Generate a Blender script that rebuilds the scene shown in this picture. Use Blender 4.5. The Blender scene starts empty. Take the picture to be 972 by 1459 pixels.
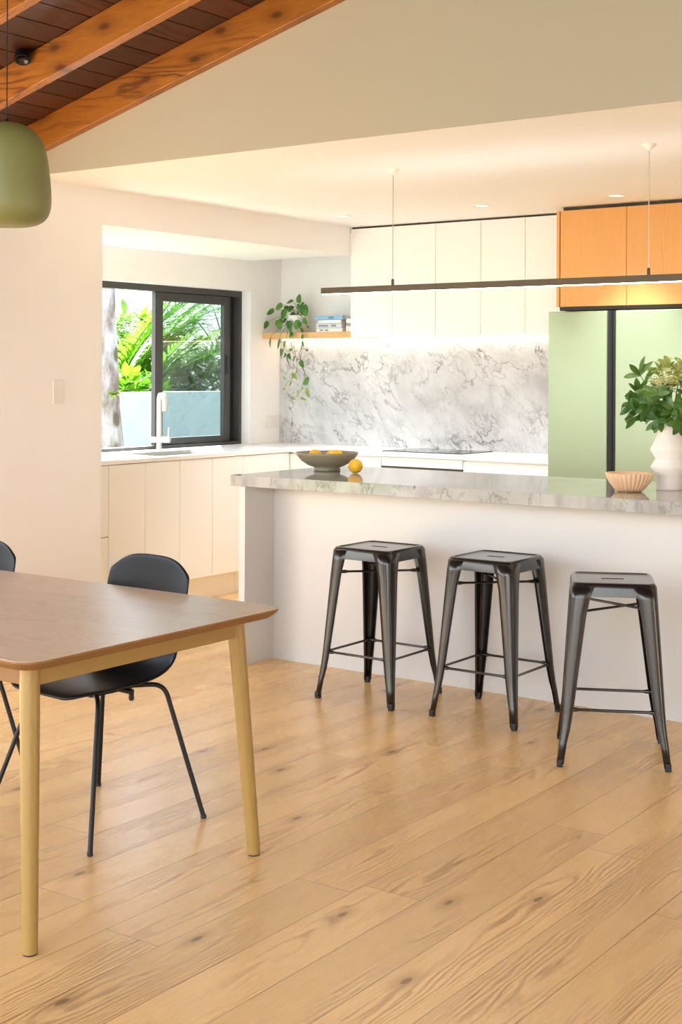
import bpy, math, random
from mathutils import Vector, Matrix
C = bpy.context.scene
PI = math.pi
rnd = random.Random(7)

# ------------------------------------------------------------------ view
C.view_settings.view_transform = 'Standard'
C.view_settings.look = 'None'
C.view_settings.gamma = 1.0
C.view_settings.use_curve_mapping = False
C.view_settings.exposure = 1.15
C.cycles.use_denoising = True
C.cycles.max_bounces = 10
C.cycles.diffuse_bounces = 6
C.cycles.glossy_bounces = 4
C.cycles.transmission_bounces = 6
C.cycles.transparent_max_bounces = 8
C.cycles.caustics_reflective = False
C.cycles.caustics_refractive = False
C.cycles.sample_clamp_indirect = 6.0

F_PX, YAW, CY, CAMZ, ROLL = 1969.0, 0.6205, 531.0, 1.437, 0.0043
cam = bpy.data.objects.new('camera', bpy.data.cameras.new('camera'))
C.collection.objects.link(cam)
cam.data.sensor_fit = 'VERTICAL'
cam.data.sensor_height = 36.0
cam.data.lens = F_PX / 1459.0 * 36.0
cam.data.shift_y = -(1459 / 2 - CY) / 1459.0
cam.data.clip_start = 0.05
cam.matrix_world = Matrix.Translation((0, 0, CAMZ)) @ Matrix.Rotation(YAW, 4, 'Z') @ Matrix.Rotation(PI / 2, 4, 'X') @ Matrix.Rotation(ROLL, 4, 'Z')
C.camera = cam

# ------------------------------------------------------------------ node helpers
def srgb(r, g, b):
    def f(c):
        c /= 255.0
        return c / 12.92 if c <= 0.04045 else ((c + 0.055) / 1.055) ** 2.4
    return (f(r), f(g), f(b), 1.0)

class NT:
    def __init__(s, name):
        s.mat = bpy.data.materials.new(name)
        s.mat.use_nodes = True
        s.t = s.mat.node_tree
        s.b = s.t.nodes['Principled BSDF']
        s.out = s.t.nodes['Material Output']
    def n(s, typ, **kw):
        nd = s.t.nodes.new(typ)
        for k, v in kw.items():
            setattr(nd, k, v)
        return nd
    def put(s, sock, val):
        if isinstance(val, bpy.types.NodeSocket):
            s.t.links.new(val, sock)
        elif val is not None:
            sock.default_value = val
    def m(s, op, a, b=None, c=None, clamp=False):
        nd = s.n('ShaderNodeMath', operation=op, use_clamp=clamp)
        for i, v in enumerate((a, b, c)):
            if v is not None:
                s.put(nd.inputs[i], v)
        return nd.outputs[0]
    def coords(s, kind='Object'):
        return s.n('ShaderNodeTexCoord').outputs[kind]
    def sep(s, vec):
        nd = s.n('ShaderNodeSeparateXYZ'); s.put(nd.inputs[0], vec)
        return nd.outputs
    def com(s, x, y, z):
        nd = s.n('ShaderNodeCombineXYZ')
        for i, v in enumerate((x, y, z)):
            s.put(nd.inputs[i], v)
        return nd.outputs[0]
    def scale(s, vec, sc, loc=(0, 0, 0), rot=(0, 0, 0)):
        nd = s.n('ShaderNodeMapping')
        s.put(nd.inputs['Vector'], vec)
        nd.inputs['Scale'].default_value = sc
        nd.inputs['Location'].default_value = loc
        nd.inputs['Rotation'].default_value = rot
        return nd.outputs[0]
    def noise(s, vec, sc=5.0, det=4.0, rough=0.5, dist=0.0, col=False):
        nd = s.n('ShaderNodeTexNoise')
        s.put(nd.inputs['Vector'], vec)
        nd.inputs['Scale'].default_value = sc
        nd.inputs['Detail'].default_value = det
        nd.inputs['Roughness'].default_value = rough
        nd.inputs['Distortion'].default_value = dist
        return nd.outputs['Color' if col else 'Fac']
    def voro(s, vec, sc=5.0, out='Distance', dim='3D'):
        nd = s.n('ShaderNodeTexVoronoi', voronoi_dimensions=dim)
        s.put(nd.inputs['Vector'], vec)
        nd.inputs['Scale'].default_value = sc
        return nd.outputs[out]
    def white(s, vec, out='Value'):
        nd = s.n('ShaderNodeTexWhiteNoise', noise_dimensions='3D')
        s.put(nd.inputs['Vector'], vec)
        return nd.outputs[out]
    def ramp(s, fac, stops):
        nd = s.n('ShaderNodeValToRGB')
        s.put(nd.inputs[0], fac)
        el = nd.color_ramp.elements
        while len(el) < len(stops):
            el.new(0.5)
        for e, (p, c) in zip(el, stops):
            e.position = p
            e.color = c if len(c) == 4 else (*c, 1)
        return nd.outputs[0]
    def mix(s, fac, a, b, mode='MIX'):
        nd = s.n('ShaderNodeMix', data_type='RGBA', blend_type=mode)
        s.put(nd.inputs[0], fac); s.put(nd.inputs[6], a); s.put(nd.inputs[7], b)
        return nd.outputs[2]
    def sm(s, x, a, b):
        nd = s.n('ShaderNodeMapRange', interpolation_type='SMOOTHSTEP')
        s.put(nd.inputs[0], x)
        nd.inputs[1].default_value = a; nd.inputs[2].default_value = b
        nd.inputs[3].default_value = 0; nd.inputs[4].default_value = 1
        return nd.outputs[0]
    def bump(s, h, st=0.1, dist=0.002):
        nd = s.n('ShaderNodeBump')
        nd.inputs['Strength'].default_value = st
        nd.inputs['Distance'].default_value = dist
        s.put(nd.inputs['Height'], h)
        s.t.links.new(nd.outputs[0], s.b.inputs['Normal'])
    def set(s, **kw):
        for k, v in kw.items():
            s.put(s.b.inputs[k.replace('_', ' ')], v)
        return s

def plain(name, col, rough=0.5, metal=0.0, var=0.0, sc=12.0, coat=0.0, spec=0.5, bump=0.0):
    k = NT(name)
    if len(col) == 3:
        col = (*col, 1)
    nz = k.noise(k.coords(), sc, 3)
    dk = tuple(c * (1 - var) for c in col[:3]) + (1,)
    lt = tuple(min(1, c * (1 + var)) for c in col[:3]) + (1,)
    k.set(Base_Color=k.mix(nz, dk, lt) if var else col, Roughness=rough, Metallic=metal)
    k.b.inputs['Specular IOR Level'].default_value = spec
    if coat:
        k.b.inputs['Coat Weight'].default_value = coat
        k.b.inputs['Coat Roughness'].default_value = 0.15
    if bump:
        k.bump(k.noise(k.coords(), sc * 20, 3), bump, 0.001)
    return k.mat

def emit(name, col, strength):
    k = NT(name)
    k.set(Base_Color=(0.8, 0.8, 0.8, 1), Roughness=0.5)
    k.b.inputs['Emission Color'].default_value = (*col, 1)
    k.b.inputs['Emission Strength'].default_value = strength
    return k.mat

def wood(name, light, dark, axis='X', rough=0.4, plank=None, ring=130.0, contrast=0.5, knots=0.0, coat=0.0, seed=0.0, tone=0.15, gap=0.012, ks=(5.2, 2.1, 3.0), kr_=(0.13, 0.34), spec=0.5):
    """flat sawn timber; axis = direction of the grain; plank = (board width, board length or None)"""
    k = NT(name)
    p = k.sep(k.coords())
    order = {'X': (1, 0, 2), 'Y': (0, 1, 2), 'Z': (0, 2, 1)}[axis]
    a, l, d = (p[i] for i in order)            # across, along, depth
    if plank:
        w, L = plank
        ai = k.m('DIVIDE', k.m('ADD', a, 20.02 + 0.0), w)
        col = k.m('FLOOR', ai)
        r1 = k.white(k.com(col, seed + 3.3, 1.7))
        if L:
            li = k.m('DIVIDE', k.m('ADD', l, k.m('MULTIPLY', r1, L * 7.0)), L)
            row = k.m('FLOOR', li)
            v = k.m('SUBTRACT', k.m('FRACT', li), 0.5)
            vv = k.m('MULTIPLY', v, L)
        else:
            row = 0.0
            v = None
            vv = k.m('ADD', l, k.m('MULTIPLY', r1, 5.0))
        u = k.m('SUBTRACT', k.m('FRACT', ai), 0.5)
        uu = k.m('MULTIPLY', u, w)
        rc = k.white(k.com(col, row, seed), 'Color')
        rs = k.sep(rc)
    else:
        uu, vv = a, l
        rc = k.white(k.com(seed, 1.0, 2.0), 'Color')
        rs = k.sep(rc)
    off = k.m('MULTIPLY', rs[0], 31.0)
    warpv = k.com(k.m('MULTIPLY', k.m('ADD', a, off), 9.0), k.m('MULTIPLY', k.m('ADD', l, off), 1.6), k.m('MULTIPLY', d, 9.0))
    warp = k.noise(warpv, 1.0, 3, 0.55)
    wob = k.m('MULTIPLY', k.m('SUBTRACT', warp, 0.5), 0.075)
    ca = k.m('ADD', uu, k.m('MULTIPLY', k.m('SUBTRACT', rs[1], 0.5), 0.14))
    cb = k.m('ADD', k.m('MULTIPLY', vv, 0.042), k.m('MULTIPLY', k.m('SUBTRACT', rs[2], 0.5), 0.10))
    cb = k.m('ADD', cb, k.m('MULTIPLY', d, 0.9))
    rad = k.m('SQRT', k.m('ADD', k.m('MULTIPLY', ca, ca), k.m('ADD', k.m('MULTIPLY', cb, cb), 0.00008)))
    rad = k.m('ADD', rad, wob)
    rg = k.m('SINE', k.m('MULTIPLY', rad, ring * 2 * PI))
    rg = k.m('POWER', k.m('ADD', k.m('MULTIPLY', rg, 0.5), 0.5), 2.2)
    fib = k.noise(k.com(k.m('MULTIPLY', k.m('ADD', a, off), 240.0), k.m('MULTIPLY', l, 7.0), k.m('MULTIPLY', d, 240.0)), 1.0, 3, 0.6)
    big = k.noise(k.com(k.m('MULTIPLY', k.m('ADD', a, off), 7.0), k.m('MULTIPLY', l, 1.1), k.m('MULTIPLY', d, 7.0)), 1.0, 2)
    g = k.m('MULTIPLY', rg, k.sm(big, 0.40, 0.62))
    g = k.m('ADD', k.m('MULTIPLY', g, 0.72), k.m('MULTIPLY', k.sm(fib, 0.42, 0.75), 0.40))
    g = k.m('MULTIPLY', g, contrast, clamp=True)
    c = k.mix(g, light, dark)
    # board to board tone
    t = k.m('ADD', k.m('MULTIPLY', k.m('SUBTRACT', rs[2], 0.5), 2 * tone), k.m('MULTIPLY', k.m('SUBTRACT', big, 0.5), tone * 1.4))
    t = k.m('ADD', t, 1.0)
    tm = k.n('ShaderNodeVectorMath', operation='SCALE')
    k.put(tm.inputs[0], c); k.put(tm.inputs['Scale'], t)
    c = tm.outputs[0]
    if knots:
        kv = k.com(k.m('ADD', k.m('MULTIPLY', k.m('ADD', a, k.m('MULTIPLY', wob, 0.3)), ks[0]), k.m('MULTIPLY', d, ks[2])), k.m('MULTIPLY', l, ks[1]), 0.0)
        kd = k.voro(kv, 1.0, dim='2D')
        kr = k.sep(k.voro(kv, 1.0, 'Color', dim='2D'))
        on = k.m('GREATER_THAN', kr[0], 1.0 - knots)
        core = k.m('MULTIPLY', k.m('SUBTRACT', 1.0, k.sm(kd, 0.03, kr_[0])), on)
        halo = k.m('MULTIPLY', k.m('SUBTRACT', 1.0, k.sm(kd, 0.05, kr_[1])), on)
        c = k.mix(k.m('MULTIPLY', halo, 0.42), c, dark)
        c = k.mix(k.m('MULTIPLY', core, 0.7), c, tuple(x * 0.35 for x in dark[:3]) + (1,))
    if plank:
        e = k.m('GREATER_THAN', k.m('ABSOLUTE', u), 0.5 - gap * 0.5)
        if v is not None:
            e = k.m('MAXIMUM', e, k.m('GREATER_THAN', k.m('ABSOLUTE', v), 0.5 - 0.0007))
        c = k.mix(k.m('MULTIPLY', e, 0.62), c, tuple(x * 0.25 for x in dark[:3]) + (1,))
    k.set(Base_Color=c, Roughness=k.m('ADD', k.m('MULTIPLY', g, 0.12), rough))
    k.b.inputs['Specular IOR Level'].default_value = spec
    if coat:
        k.b.inputs['Coat Weight'].default_value = coat
        k.b.inputs['Coat Roughness'].default_value = 0.2
    k.bump(k.m('SUBTRACT', 1.0, g), 0.06, 0.001)
    return k.mat

def marble(name, base, mid, vein, sc=1.0, rough=0.12, rot=(0, 0, 0), dens=1.0):
    k = NT(name)
    co = k.scale(k.scale(k.coords(), (1, 1, 1), (0, 0, 0), rot), (sc * 1.25, sc, sc * 0.8), (3.1, 1.7, 0.4))
    wn = k.n('ShaderNodeVectorMath', operation='SCALE'); k.put(wn.inputs[0], k.noise(co, 1.7, 5, 0.6, col=True)); wn.inputs['Scale'].default_value = 0.55
    ad = k.n('ShaderNodeVectorMath', operation='ADD'); k.put(ad.inputs[0], co); k.put(ad.inputs[1], wn.outputs[0])
    w = ad.outputs[0]
    def line(scale, width, det=4):
        nz = k.noise(w, scale, det, 0.55, 0.3)
        return k.m('SUBTRACT', 1.0, k.sm(k.m('ABSOLUTE', k.m('SUBTRACT', nz, 0.5)), 0.0, width))
    v1 = k.m('MULTIPLY', line(1.5, 0.013, 4), k.sm(k.noise(co, 2.6, 2), 0.36, 0.62))
    v2 = k.m('MULTIPLY', line(3.6, 0.030, 6), k.sm(k.noise(co, 1.9, 3), 0.38, 0.68))
    v3 = k.m('MULTIPLY', line(9.0, 0.07, 6), k.sm(k.noise(co, 3.1, 3), 0.42, 0.7))
    vv = k.sm(k.voro(w, 2.6, 'Distance'), 0.55, 0.78)
    cl = k.sm(k.noise(co, 2.2, 6, 0.62, 0.4), 0.38, 0.72)
    c = k.mix(k.m('MULTIPLY', cl, 0.5), base, mid)
    c = k.mix(k.m('MULTIPLY', v3, 0.70 * dens), c, mid)
    c = k.mix(k.m('MULTIPLY', v2, 0.60 * dens), c, vein)
    c = k.mix(k.m('MULTIPLY', vv, 0.20 * dens), c, vein)
    c = k.mix(k.m('MULTIPLY', v1, 0.80 * dens), c, vein)
    k.set(Base_Color=c, Roughness=rough)
    return k.mat

def leafmat(name, a, b, trans=0.35, rough=0.35, sc=14.0):
    k = NT(name)
    nz = k.noise(k.coords(), sc, 3)
    c = k.mix(k.sm(nz, 0.35, 0.65), a, b)
    k.set(Base_Color=c, Roughness=rough)
    tr = k.n('ShaderNodeBsdfTranslucent')
    k.put(tr.inputs['Color'], c)
    mx = k.n('ShaderNodeMixShader')
    mx.inputs[0].default_value = trans
    k.t.links.new(k.b.outputs[0], mx.inputs[1]); k.t.links.new(tr.outputs[0], mx.inputs[2])
    k.t.links.new(mx.outputs[0], k.out.inputs[0])
    return k.mat

# ------------------------------------------------------------------ mesh helpers
class MB:
    def __init__(s):
        s.v, s.f, s.sm = [], [], []
    def add(s, vs, fs, smooth=False, mat=None):
        o = len(s.v)
        for p in vs:
            s.v.append(tuple(mat @ Vector(p)) if mat else tuple(p))
        for f in fs:
            s.f.append(tuple(i + o for i in f)); s.sm.append(smooth)
        return s
    def box(s, x0, y0, z0, x1, y1, z1, mat=None):
        vs = [(x, y, z) for z in (z0, z1) for y in (y0, y1) for x in (x0, x1)]
        fs = [(0, 2, 3, 1), (4, 5, 7, 6), (0, 1, 5, 4), (2, 6, 7, 3), (0, 4, 6, 2), (1, 3, 7, 5)]
        return s.add(vs, fs, False, mat)
    def rings(s, rows, closed=True, cap=(True, True), smooth=True, mat=None):
        n = len(rows[0]); vs = [p for r in rows for p in r]; fs = []
        for i in range(len(rows) - 1):
            for j in range(n if closed else n - 1):
                a, b = i * n + j, i * n + (j + 1) % n
                fs.append((a, b, b + n, a + n))
        s.add(vs, fs, smooth, mat)
        if closed and cap[0]:
            s.add(list(rows[0]), [tuple(range(n))[::-1]], False, mat)
        if closed and cap[1]:
            s.add(list(rows[-1]), [tuple(range(n))], False, mat)
        return s
    def lathe(s, prof, n=32, c=(0, 0, 0), cap=(False, False), smooth=True, mod=None, mat=None):
        rows = []
        for r, z in prof:
            rows.append([(c[0] + (r * (mod(2 * PI * j / n, r, z) if mod else 1)) * math.cos(2 * PI * j / n),
                          c[1] + (r * (mod(2 * PI * j / n, r, z) if mod else 1)) * math.sin(2 * PI * j / n), c[2] + z) for j in range(n)])
        return s.rings(rows, True, cap, smooth, mat)
    def tube(s, pts, r, n=10, cap=True, mat=None, flat=1.0):
        pts = [Vector(p) for p in pts]
        rr = r if isinstance(r, (list, tuple)) else [r] * len(pts)
        rows = []; up = None
        for i, p in enumerate(pts):
            t = (pts[min(i + 1, len(pts) - 1)] - pts[max(i - 1, 0)]).normalized()
            if up is None:
                up = Vector((0, 0, 1)) if abs(t.z) < 0.9 else Vector((0, 1, 0))
            a = t.cross(up)
            if a.length < 1e-5:
                a = t.orthogonal()
            a.normalize(); b = a.cross(t).normalized(); up = b
            rows.append([tuple(p + (a * math.cos(2 * PI * j / n) + b * math.sin(2 * PI * j / n) * flat) * rr[i]) for j in range(n)])
        return s.rings(rows, True, (cap, cap), True, mat)
    def prism(s, poly, z0, z1, mat=None):
        n = len(poly)
        vs = [(x, y, z0) for x, y in poly] + [(x, y, z1) for x, y in poly]
        fs = [tuple(range(n))[::-1], tuple(range(n, 2 * n))] + [(i, (i + 1) % n, n + (i + 1) % n, n + i) for i in range(n)]
        return s.add(vs, fs, False, mat)
    def prism_axis(s, poly, a0, a1, axis='X'):
        """poly in the other two axes (Y,Z for X; X,Z for Y)"""
        n = len(poly)
        mk = (lambda q, a: (a, q[0], q[1])) if axis == 'X' else (lambda q, a: (q[0], a, q[1]))
        vs = [mk(q, a0) for q in poly] + [mk(q, a1) for q in poly]
        fs = [tuple(range(n))[::-1], tuple(range(n, 2 * n))] + [(i, (i + 1) % n, n + (i + 1) % n, n + i) for i in range(n)]
        return s.add(vs, fs)
    def leaf(s, base, d, up, L, W, curve=0.2, n=5, fold=0.12, heart=False, tip=1.0, ob=False):
        """one leaf: base point, direction, face normal, length, width"""
        base, d, up = Vector(base), Vector(d).normalized(), Vector(up)
        side = d.cross(up)
        if side.length < 1e-4:
            side = d.orthogonal()
        side.normalize(); nrm = side.cross(d).normalized()
        vs, fs = [], []
        for i in range(n + 1):
            t = i / n
            if heart:
                w = W * 0.5 * (math.sin(PI * min(1, 0.16 + 0.84 * t)) ** 0.75) * (1.15 - 0.35 * t) if t < 1 else 0.0
            elif ob:
                w = W * 0.5 * (0.12 + 0.88 * math.sin(PI * min(1, t ** 1.35)) ** 0.8) if t < 1 else W * 0.06
            else:
                w = W * 0.5 * math.sin(PI * (0.06 + 0.94 * t) ** (0.8 * tip)) if t < 1 else 0.0
            c = base + d * (L * t) - nrm * (curve * L * t * t)
            for q in (-1, 0, 1):
                vs.append(tuple(c + side * (w * q) + nrm * (fold * w * abs(q))))
        for i in range(n):
            for q in (0, 1):
                a = i * 3 + q
                fs.append((a, a + 1, a + 4, a + 3))
        return s.add(vs, fs, True)
    def build(s, name, mat, parent=None, loc=None, bevel=0.0, seg=2, subs=0, solid=0.0, soff=-1, weld=False, rotz=None):
        me = bpy.data.meshes.new(name)
        me.from_pydata(s.v, [], s.f)
        me.polygons.foreach_set('use_smooth', s.sm)
        me.materials.append(mat)
        me.update()
        o = bpy.data.objects.new(name, me)
        C.collection.objects.link(o)
        if parent:
            o.parent = parent
        if loc:
            o.location = loc
        if rotz is not None:
            o.rotation_euler = (0, 0, rotz)
        if weld:
            m = o.modifiers.new('weld', 'WELD'); m.merge_threshold = 0.0004
        if solid:
            m = o.modifiers.new('solid', 'SOLIDIFY'); m.thickness = solid; m.offset = soff
        if bevel:
            m = o.modifiers.new('bevel', 'BEVEL'); m.width = bevel; m.segments = seg; m.limit_method = 'ANGLE'; m.angle_limit = math.radians(50)
        if subs:
            m = o.modifiers.new('subs', 'SUBSURF'); m.levels = subs; m.render_levels = subs
        return o

def tag(o, label, cat, group=None, kind=None):
    o['label'] = label; o['category'] = cat
    if group: o['group'] = group
    if kind: o['kind'] = kind
    return o

def thing(name, label, cat, loc=(0, 0, 0), rotz=0.0, group=None):
    o = bpy.data.objects.new(name, None)
    C.collection.objects.link(o)
    o.location = loc; o.rotation_euler = (0, 0, rotz); o.empty_display_size = 0.1
    return tag(o, label, cat, group)

def dup(root, loc, rotz, label=None, group=None):
    def cp(o, par):
        c = o.copy(); C.collection.objects.link(c); c.parent = par
        for ch in o.children:
            cp(ch, c)
        return c
    r = root.copy(); C.collection.objects.link(r)
    r.location = loc; r.rotation_euler = (0, 0, rotz)
    if label: r['label'] = label
    if group: r['group'] = group
    for ch in root.children:
        cp(ch, r)
    return r

def struct(o, label=None):
    o['kind'] = 'structure'
    if label: o['label'] = label
    return o

def rrect(x0, y0, x1, y1, r, n=6):
    pts = []
    for cx, cy, a in ((x1 - r, y1 - r, 0), (x0 + r, y1 - r, PI / 2), (x0 + r, y0 + r, PI), (x1 - r, y0 + r, 1.5 * PI)):
        for i in range(n + 1):
            t = a + PI / 2 * i / n
            pts.append((cx + r * math.cos(t), cy + r * math.sin(t)))
    return pts

# ------------------------------------------------------------------ materials
M = {}
M['paint'] = plain('white_wall_paint', (0.88, 0.87, 0.86), 0.62, var=0.01, sc=3)
M['ceil'] = plain('white_ceiling_paint', (0.90, 0.90, 0.91), 0.7, var=0.01, sc=3)
M['gable'] = plain('shade_toned_gable_paint', (0.40, 0.365, 0.285), 0.65, var=0.01, sc=3)  # same white wall paint, its dimness put into the colour
M['cab'] = plain('white_lacquer', (0.88, 0.875, 0.865), 0.38, var=0.008, sc=2)
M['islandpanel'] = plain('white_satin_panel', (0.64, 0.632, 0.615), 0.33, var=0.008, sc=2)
M['bench'] = plain('white_stone_bench', (0.86, 0.85, 0.83), 0.22, var=0.015, sc=60)
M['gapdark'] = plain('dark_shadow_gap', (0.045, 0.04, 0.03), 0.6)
M['floor'] = wood('oak_plank_floor', (0.92, 0.59, 0.245, 1), (0.35, 0.175, 0.06, 1), 'Y', 0.25, plank=(0.1838, 1.9), ring=85, contrast=0.78, knots=0.22, kr_=(0.06, 0.22), spec=0.38, tone=0.075, gap=0.016, seed=4)
M['kick'] = plain('cream_kickboard', (0.86, 0.80, 0.72), 0.4)
M['tabletop'] = wood('oak_table_top', (0.62, 0.45, 0.30, 1), (0.45, 0.30, 0.18, 1), 'X', 0.30, plank=(0.155, None), ring=150, contrast=0.4, tone=0.05, gap=0.003, seed=2)
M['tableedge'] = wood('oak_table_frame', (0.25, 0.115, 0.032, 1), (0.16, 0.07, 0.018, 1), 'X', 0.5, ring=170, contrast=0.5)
M['tableapron'] = wood('oak_apron', (0.36, 0.225, 0.060, 1), (0.24, 0.135, 0.035, 1), 'Y', 0.36, ring=170, contrast=0.5)
M['tableleg'] = wood('oak_table_leg', (0.38, 0.235, 0.060, 1), (0.24, 0.135, 0.035, 1), 'Z', 0.36, ring=190, contrast=0.5)
M['rafter'] = wood('stained_rafter', (0.40, 0.145, 0.017, 1), (0.09, 0.022, 0.003, 1), 'X', 0.40, ring=70, contrast=1.0, knots=0.45, tone=0.2, ks=(0.4, 3.0, 7.0), kr_=(0.15, 0.42))
M['lining'] = wood('dark_ceiling_boards', (0.058, 0.0135, 0.003, 1), (0.015, 0.003, 0.001, 1), 'Y', 0.42, plank=(0.138, None), ring=60, contrast=0.9, knots=0.15, tone=0.42, gap=0.001)
M['woodcab'] = wood('oak_veneer_doors', (0.72, 0.365, 0.115, 1), (0.52, 0.225, 0.06, 1), 'Z', 0.42, ring=95, contrast=0.42, tone=0.05, seed=5)
M['shelf'] = wood('oak_shelf', (0.72, 0.42, 0.17, 1), (0.55, 0.29, 0.10, 1), 'X', 0.45, ring=150, contrast=0.3)
M['marble'] = marble('grey_veined_marble_splashback', (0.62, 0.62, 0.63, 1), (0.41, 0.41, 0.42, 1), (0.15, 0.15, 0.16, 1), 1.7, 0.10, rot=(0, 0.75, 0), dens=1.0)
M['slab'] = marble('grey_veined_marble_island', (0.50, 0.495, 0.465, 1), (0.22, 0.215, 0.20, 1), (0.10, 0.095, 0.085, 1), 2.0, 0.07, dens=0.9)
M['blackmetal'] = plain('gunmetal_stool', (0.036, 0.033, 0.029), 0.26, metal=0.75, var=0.25, sc=30, coat=0.45)
M['rubber'] = plain('black_rubber', (0.015, 0.015, 0.015), 0.6)
M['blackplastic'] = plain('black_moulded_plastic', (0.006, 0.007, 0.009), 0.40, spec=0.2, bump=0.02)
M['blacksteel'] = plain('black_powder_coated_steel', (0.008, 0.008, 0.009), 0.45, spec=0.3)
M['alu'] = plain('dark_anodised_aluminium', (0.060, 0.056, 0.055), 0.42, metal=0.3)
M['aludark'] = plain('black_window_channel', (0.018, 0.019, 0.022), 0.5)
M['bronze'] = plain('bronze_light_bar', (0.07, 0.047, 0.022), 0.45, metal=0.2)
M['nickel'] = plain('warm_white_tap_finish', (0.78, 0.73, 0.66), 0.28, metal=0.35)
M['rod'] = plain('thin_grey_rod', (0.45, 0.40, 0.33), 0.5)
M['steel'] = plain('brushed_steel', (0.55, 0.56, 0.57), 0.28, metal=1.0)
M['fridge'] = plain('garden_tinted_fridge_door', (0.30, 0.365, 0.245), 0.32, metal=0.3)  # green tint stands in for the garden mirrored in the doors
M['fridgebody'] = plain('grey_fridge_body', (0.30, 0.31, 0.29), 0.4, metal=0.4)
M['blackgloss'] = plain('black_glass', (0.006, 0.006, 0.006), 0.08)
M['green'] = plain('moss_green_lamp', (0.185, 0.195, 0.068), 0.45, var=0.03)
M['switch'] = plain('white_switch_plastic', (0.80, 0.77, 0.72), 0.4)
M['oliveceramic'] = plain('olive_stoneware', (0.26, 0.23, 0.155), 0.42, var=0.08, sc=60)
M['lemon'] = plain('lemon_peel', (0.86, 0.46, 0.015), 0.42, var=0.06, sc=40, bump=0.3)
M['peach'] = plain('peach_ceramic', (0.80, 0.54, 0.33), 0.5, var=0.02)
M['vase'] = plain('matt_white_ceramic', (0.84, 0.79, 0.73), 0.55)
M['pot'] = plain('white_glazed_pot', (0.82, 0.81, 0.78), 0.35)
M['paper'] = plain('book_paper', (0.80, 0.76, 0.70), 0.8, var=0.05, sc=80)
M['bookblue'] = plain('pale_blue_book_cover', (0.22, 0.45, 0.74), 0.45)
M['bookwhite'] = plain('white_book_cover', (0.80, 0.80, 0.80), 0.45)
M['bookpale'] = plain('pale_grey_blue_book_cover', (0.58, 0.63, 0.70), 0.45)
M['bookgrey'] = plain('grey_book_cover', (0.36, 0.35, 0.35), 0.5)
M['ink'] = plain('dark_print', (0.10, 0.11, 0.13), 0.6)
M['soil'] = plain('potting_soil', (0.03, 0.02, 0.012), 0.9)
M['leafdark'] = leafmat('heart_leaf_green', (0.035, 0.13, 0.012, 1), (0.09, 0.26, 0.025, 1), 0.25)
M['leaflime'] = leafmat('young_leaf_green', (0.16, 0.26, 0.015, 1), (0.26, 0.38, 0.03, 1), 0.35)
M['bouq'] = leafmat('bouquet_leaf', (0.035, 0.105, 0.014, 1), (0.085, 0.20, 0.028, 1), 0.15)
M['bouqpale'] = leafmat('bouquet_young_leaf', (0.20, 0.26, 0.045, 1), (0.30, 0.36, 0.08, 1), 0.3)
M['blossom'] = leafmat('cream_blossom', (0.50, 0.52, 0.12, 1), (0.80, 0.78, 0.50, 1), 0.3)
M['stem'] = plain('green_stem', (0.10, 0.17, 0.03), 0.5)
M['ledwarm'] = emit('warm_led_strip', (1.0, 0.82, 0.60), 5.5)
M['barled'] = emit('warm_led_bar', (1.0, 0.95, 0.88), 9.0)
M['barup'] = emit('added_bar_uplight', (0.90, 0.96, 1.0), 6.5)  # added source for the ceiling, hidden inside the bar
M['down'] = emit('downlight_lens', (1.0, 0.92, 0.80), 1.3)
M['palm'] = leafmat('palm_green', (0.06, 0.20, 0.008, 1), (0.17, 0.36, 0.018, 1), 0.55, sc=3)
M['palmdeep'] = leafmat('deep_palm_green', (0.03, 0.12, 0.02, 1), (0.08, 0.22, 0.05, 1), 0.4, sc=3)
M['shrub'] = leafmat('garden_shrub_green', (0.03, 0.09, 0.02, 1), (0.09, 0.19, 0.04, 1), 0.35, sc=2)
M['concrete'] = plain('pale_concrete', (0.29, 0.33, 0.34), 0.8, var=0.16, sc=5)
M['paving'] = plain('pale_paving', (0.50, 0.49, 0.47), 0.8, var=0.06, sc=4)
M['lawn'] = plain('lawn_green', (0.10, 0.20, 0.03), 0.9, var=0.3, sc=9)
k = NT('pale_bark')
bn = k.noise(k.scale(k.coords(), (9, 9, 3)), 1.0, 6, 0.65)
bv = k.sm(k.voro(k.scale(k.coords(), (6, 6, 3.4)), 1.0), 0.16, 0.30)
bc = k.mix(k.sm(bn, 0.35, 0.65), srgb(84, 68, 58), srgb(138, 136, 140))
bc = k.mix(k.m('SUBTRACT', 1.0, bv), bc, srgb(70, 58, 50))
k.set(Base_Color=bc, Roughness=0.9); k.bump(bn, 0.5, 0.01)
M['bark'] = k.mat
k = NT('window_glass')
tb = k.n('ShaderNodeBsdfTransparent'); tb.inputs[0].default_value = (0.68, 0.75, 0.76, 1)
gl = k.n('ShaderNodeBsdfGlossy'); gl.inputs['Roughness'].default_value = 0.0
fr = k.n('ShaderNodeFresnel'); gm = k.n('ShaderNodeNewGeometry'); k.put(fr.inputs[0], k.m('SUBTRACT', 1.5, k.m('MULTIPLY', gm.outputs['Backfacing'], 1.5 - 1 / 1.5)))
mx = k.n('ShaderNodeMixShader')
k.t.links.new(k.m('MULTIPLY', fr.outputs[0], 1.8, clamp=True), mx.inputs[0]); k.t.links.new(tb.outputs[0], mx.inputs[1]); k.t.links.new(gl.outputs[0], mx.inputs[2])
k.t.links.new(mx.outputs[0], k.out.inputs[0])
M['glass'] = k.mat

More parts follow.
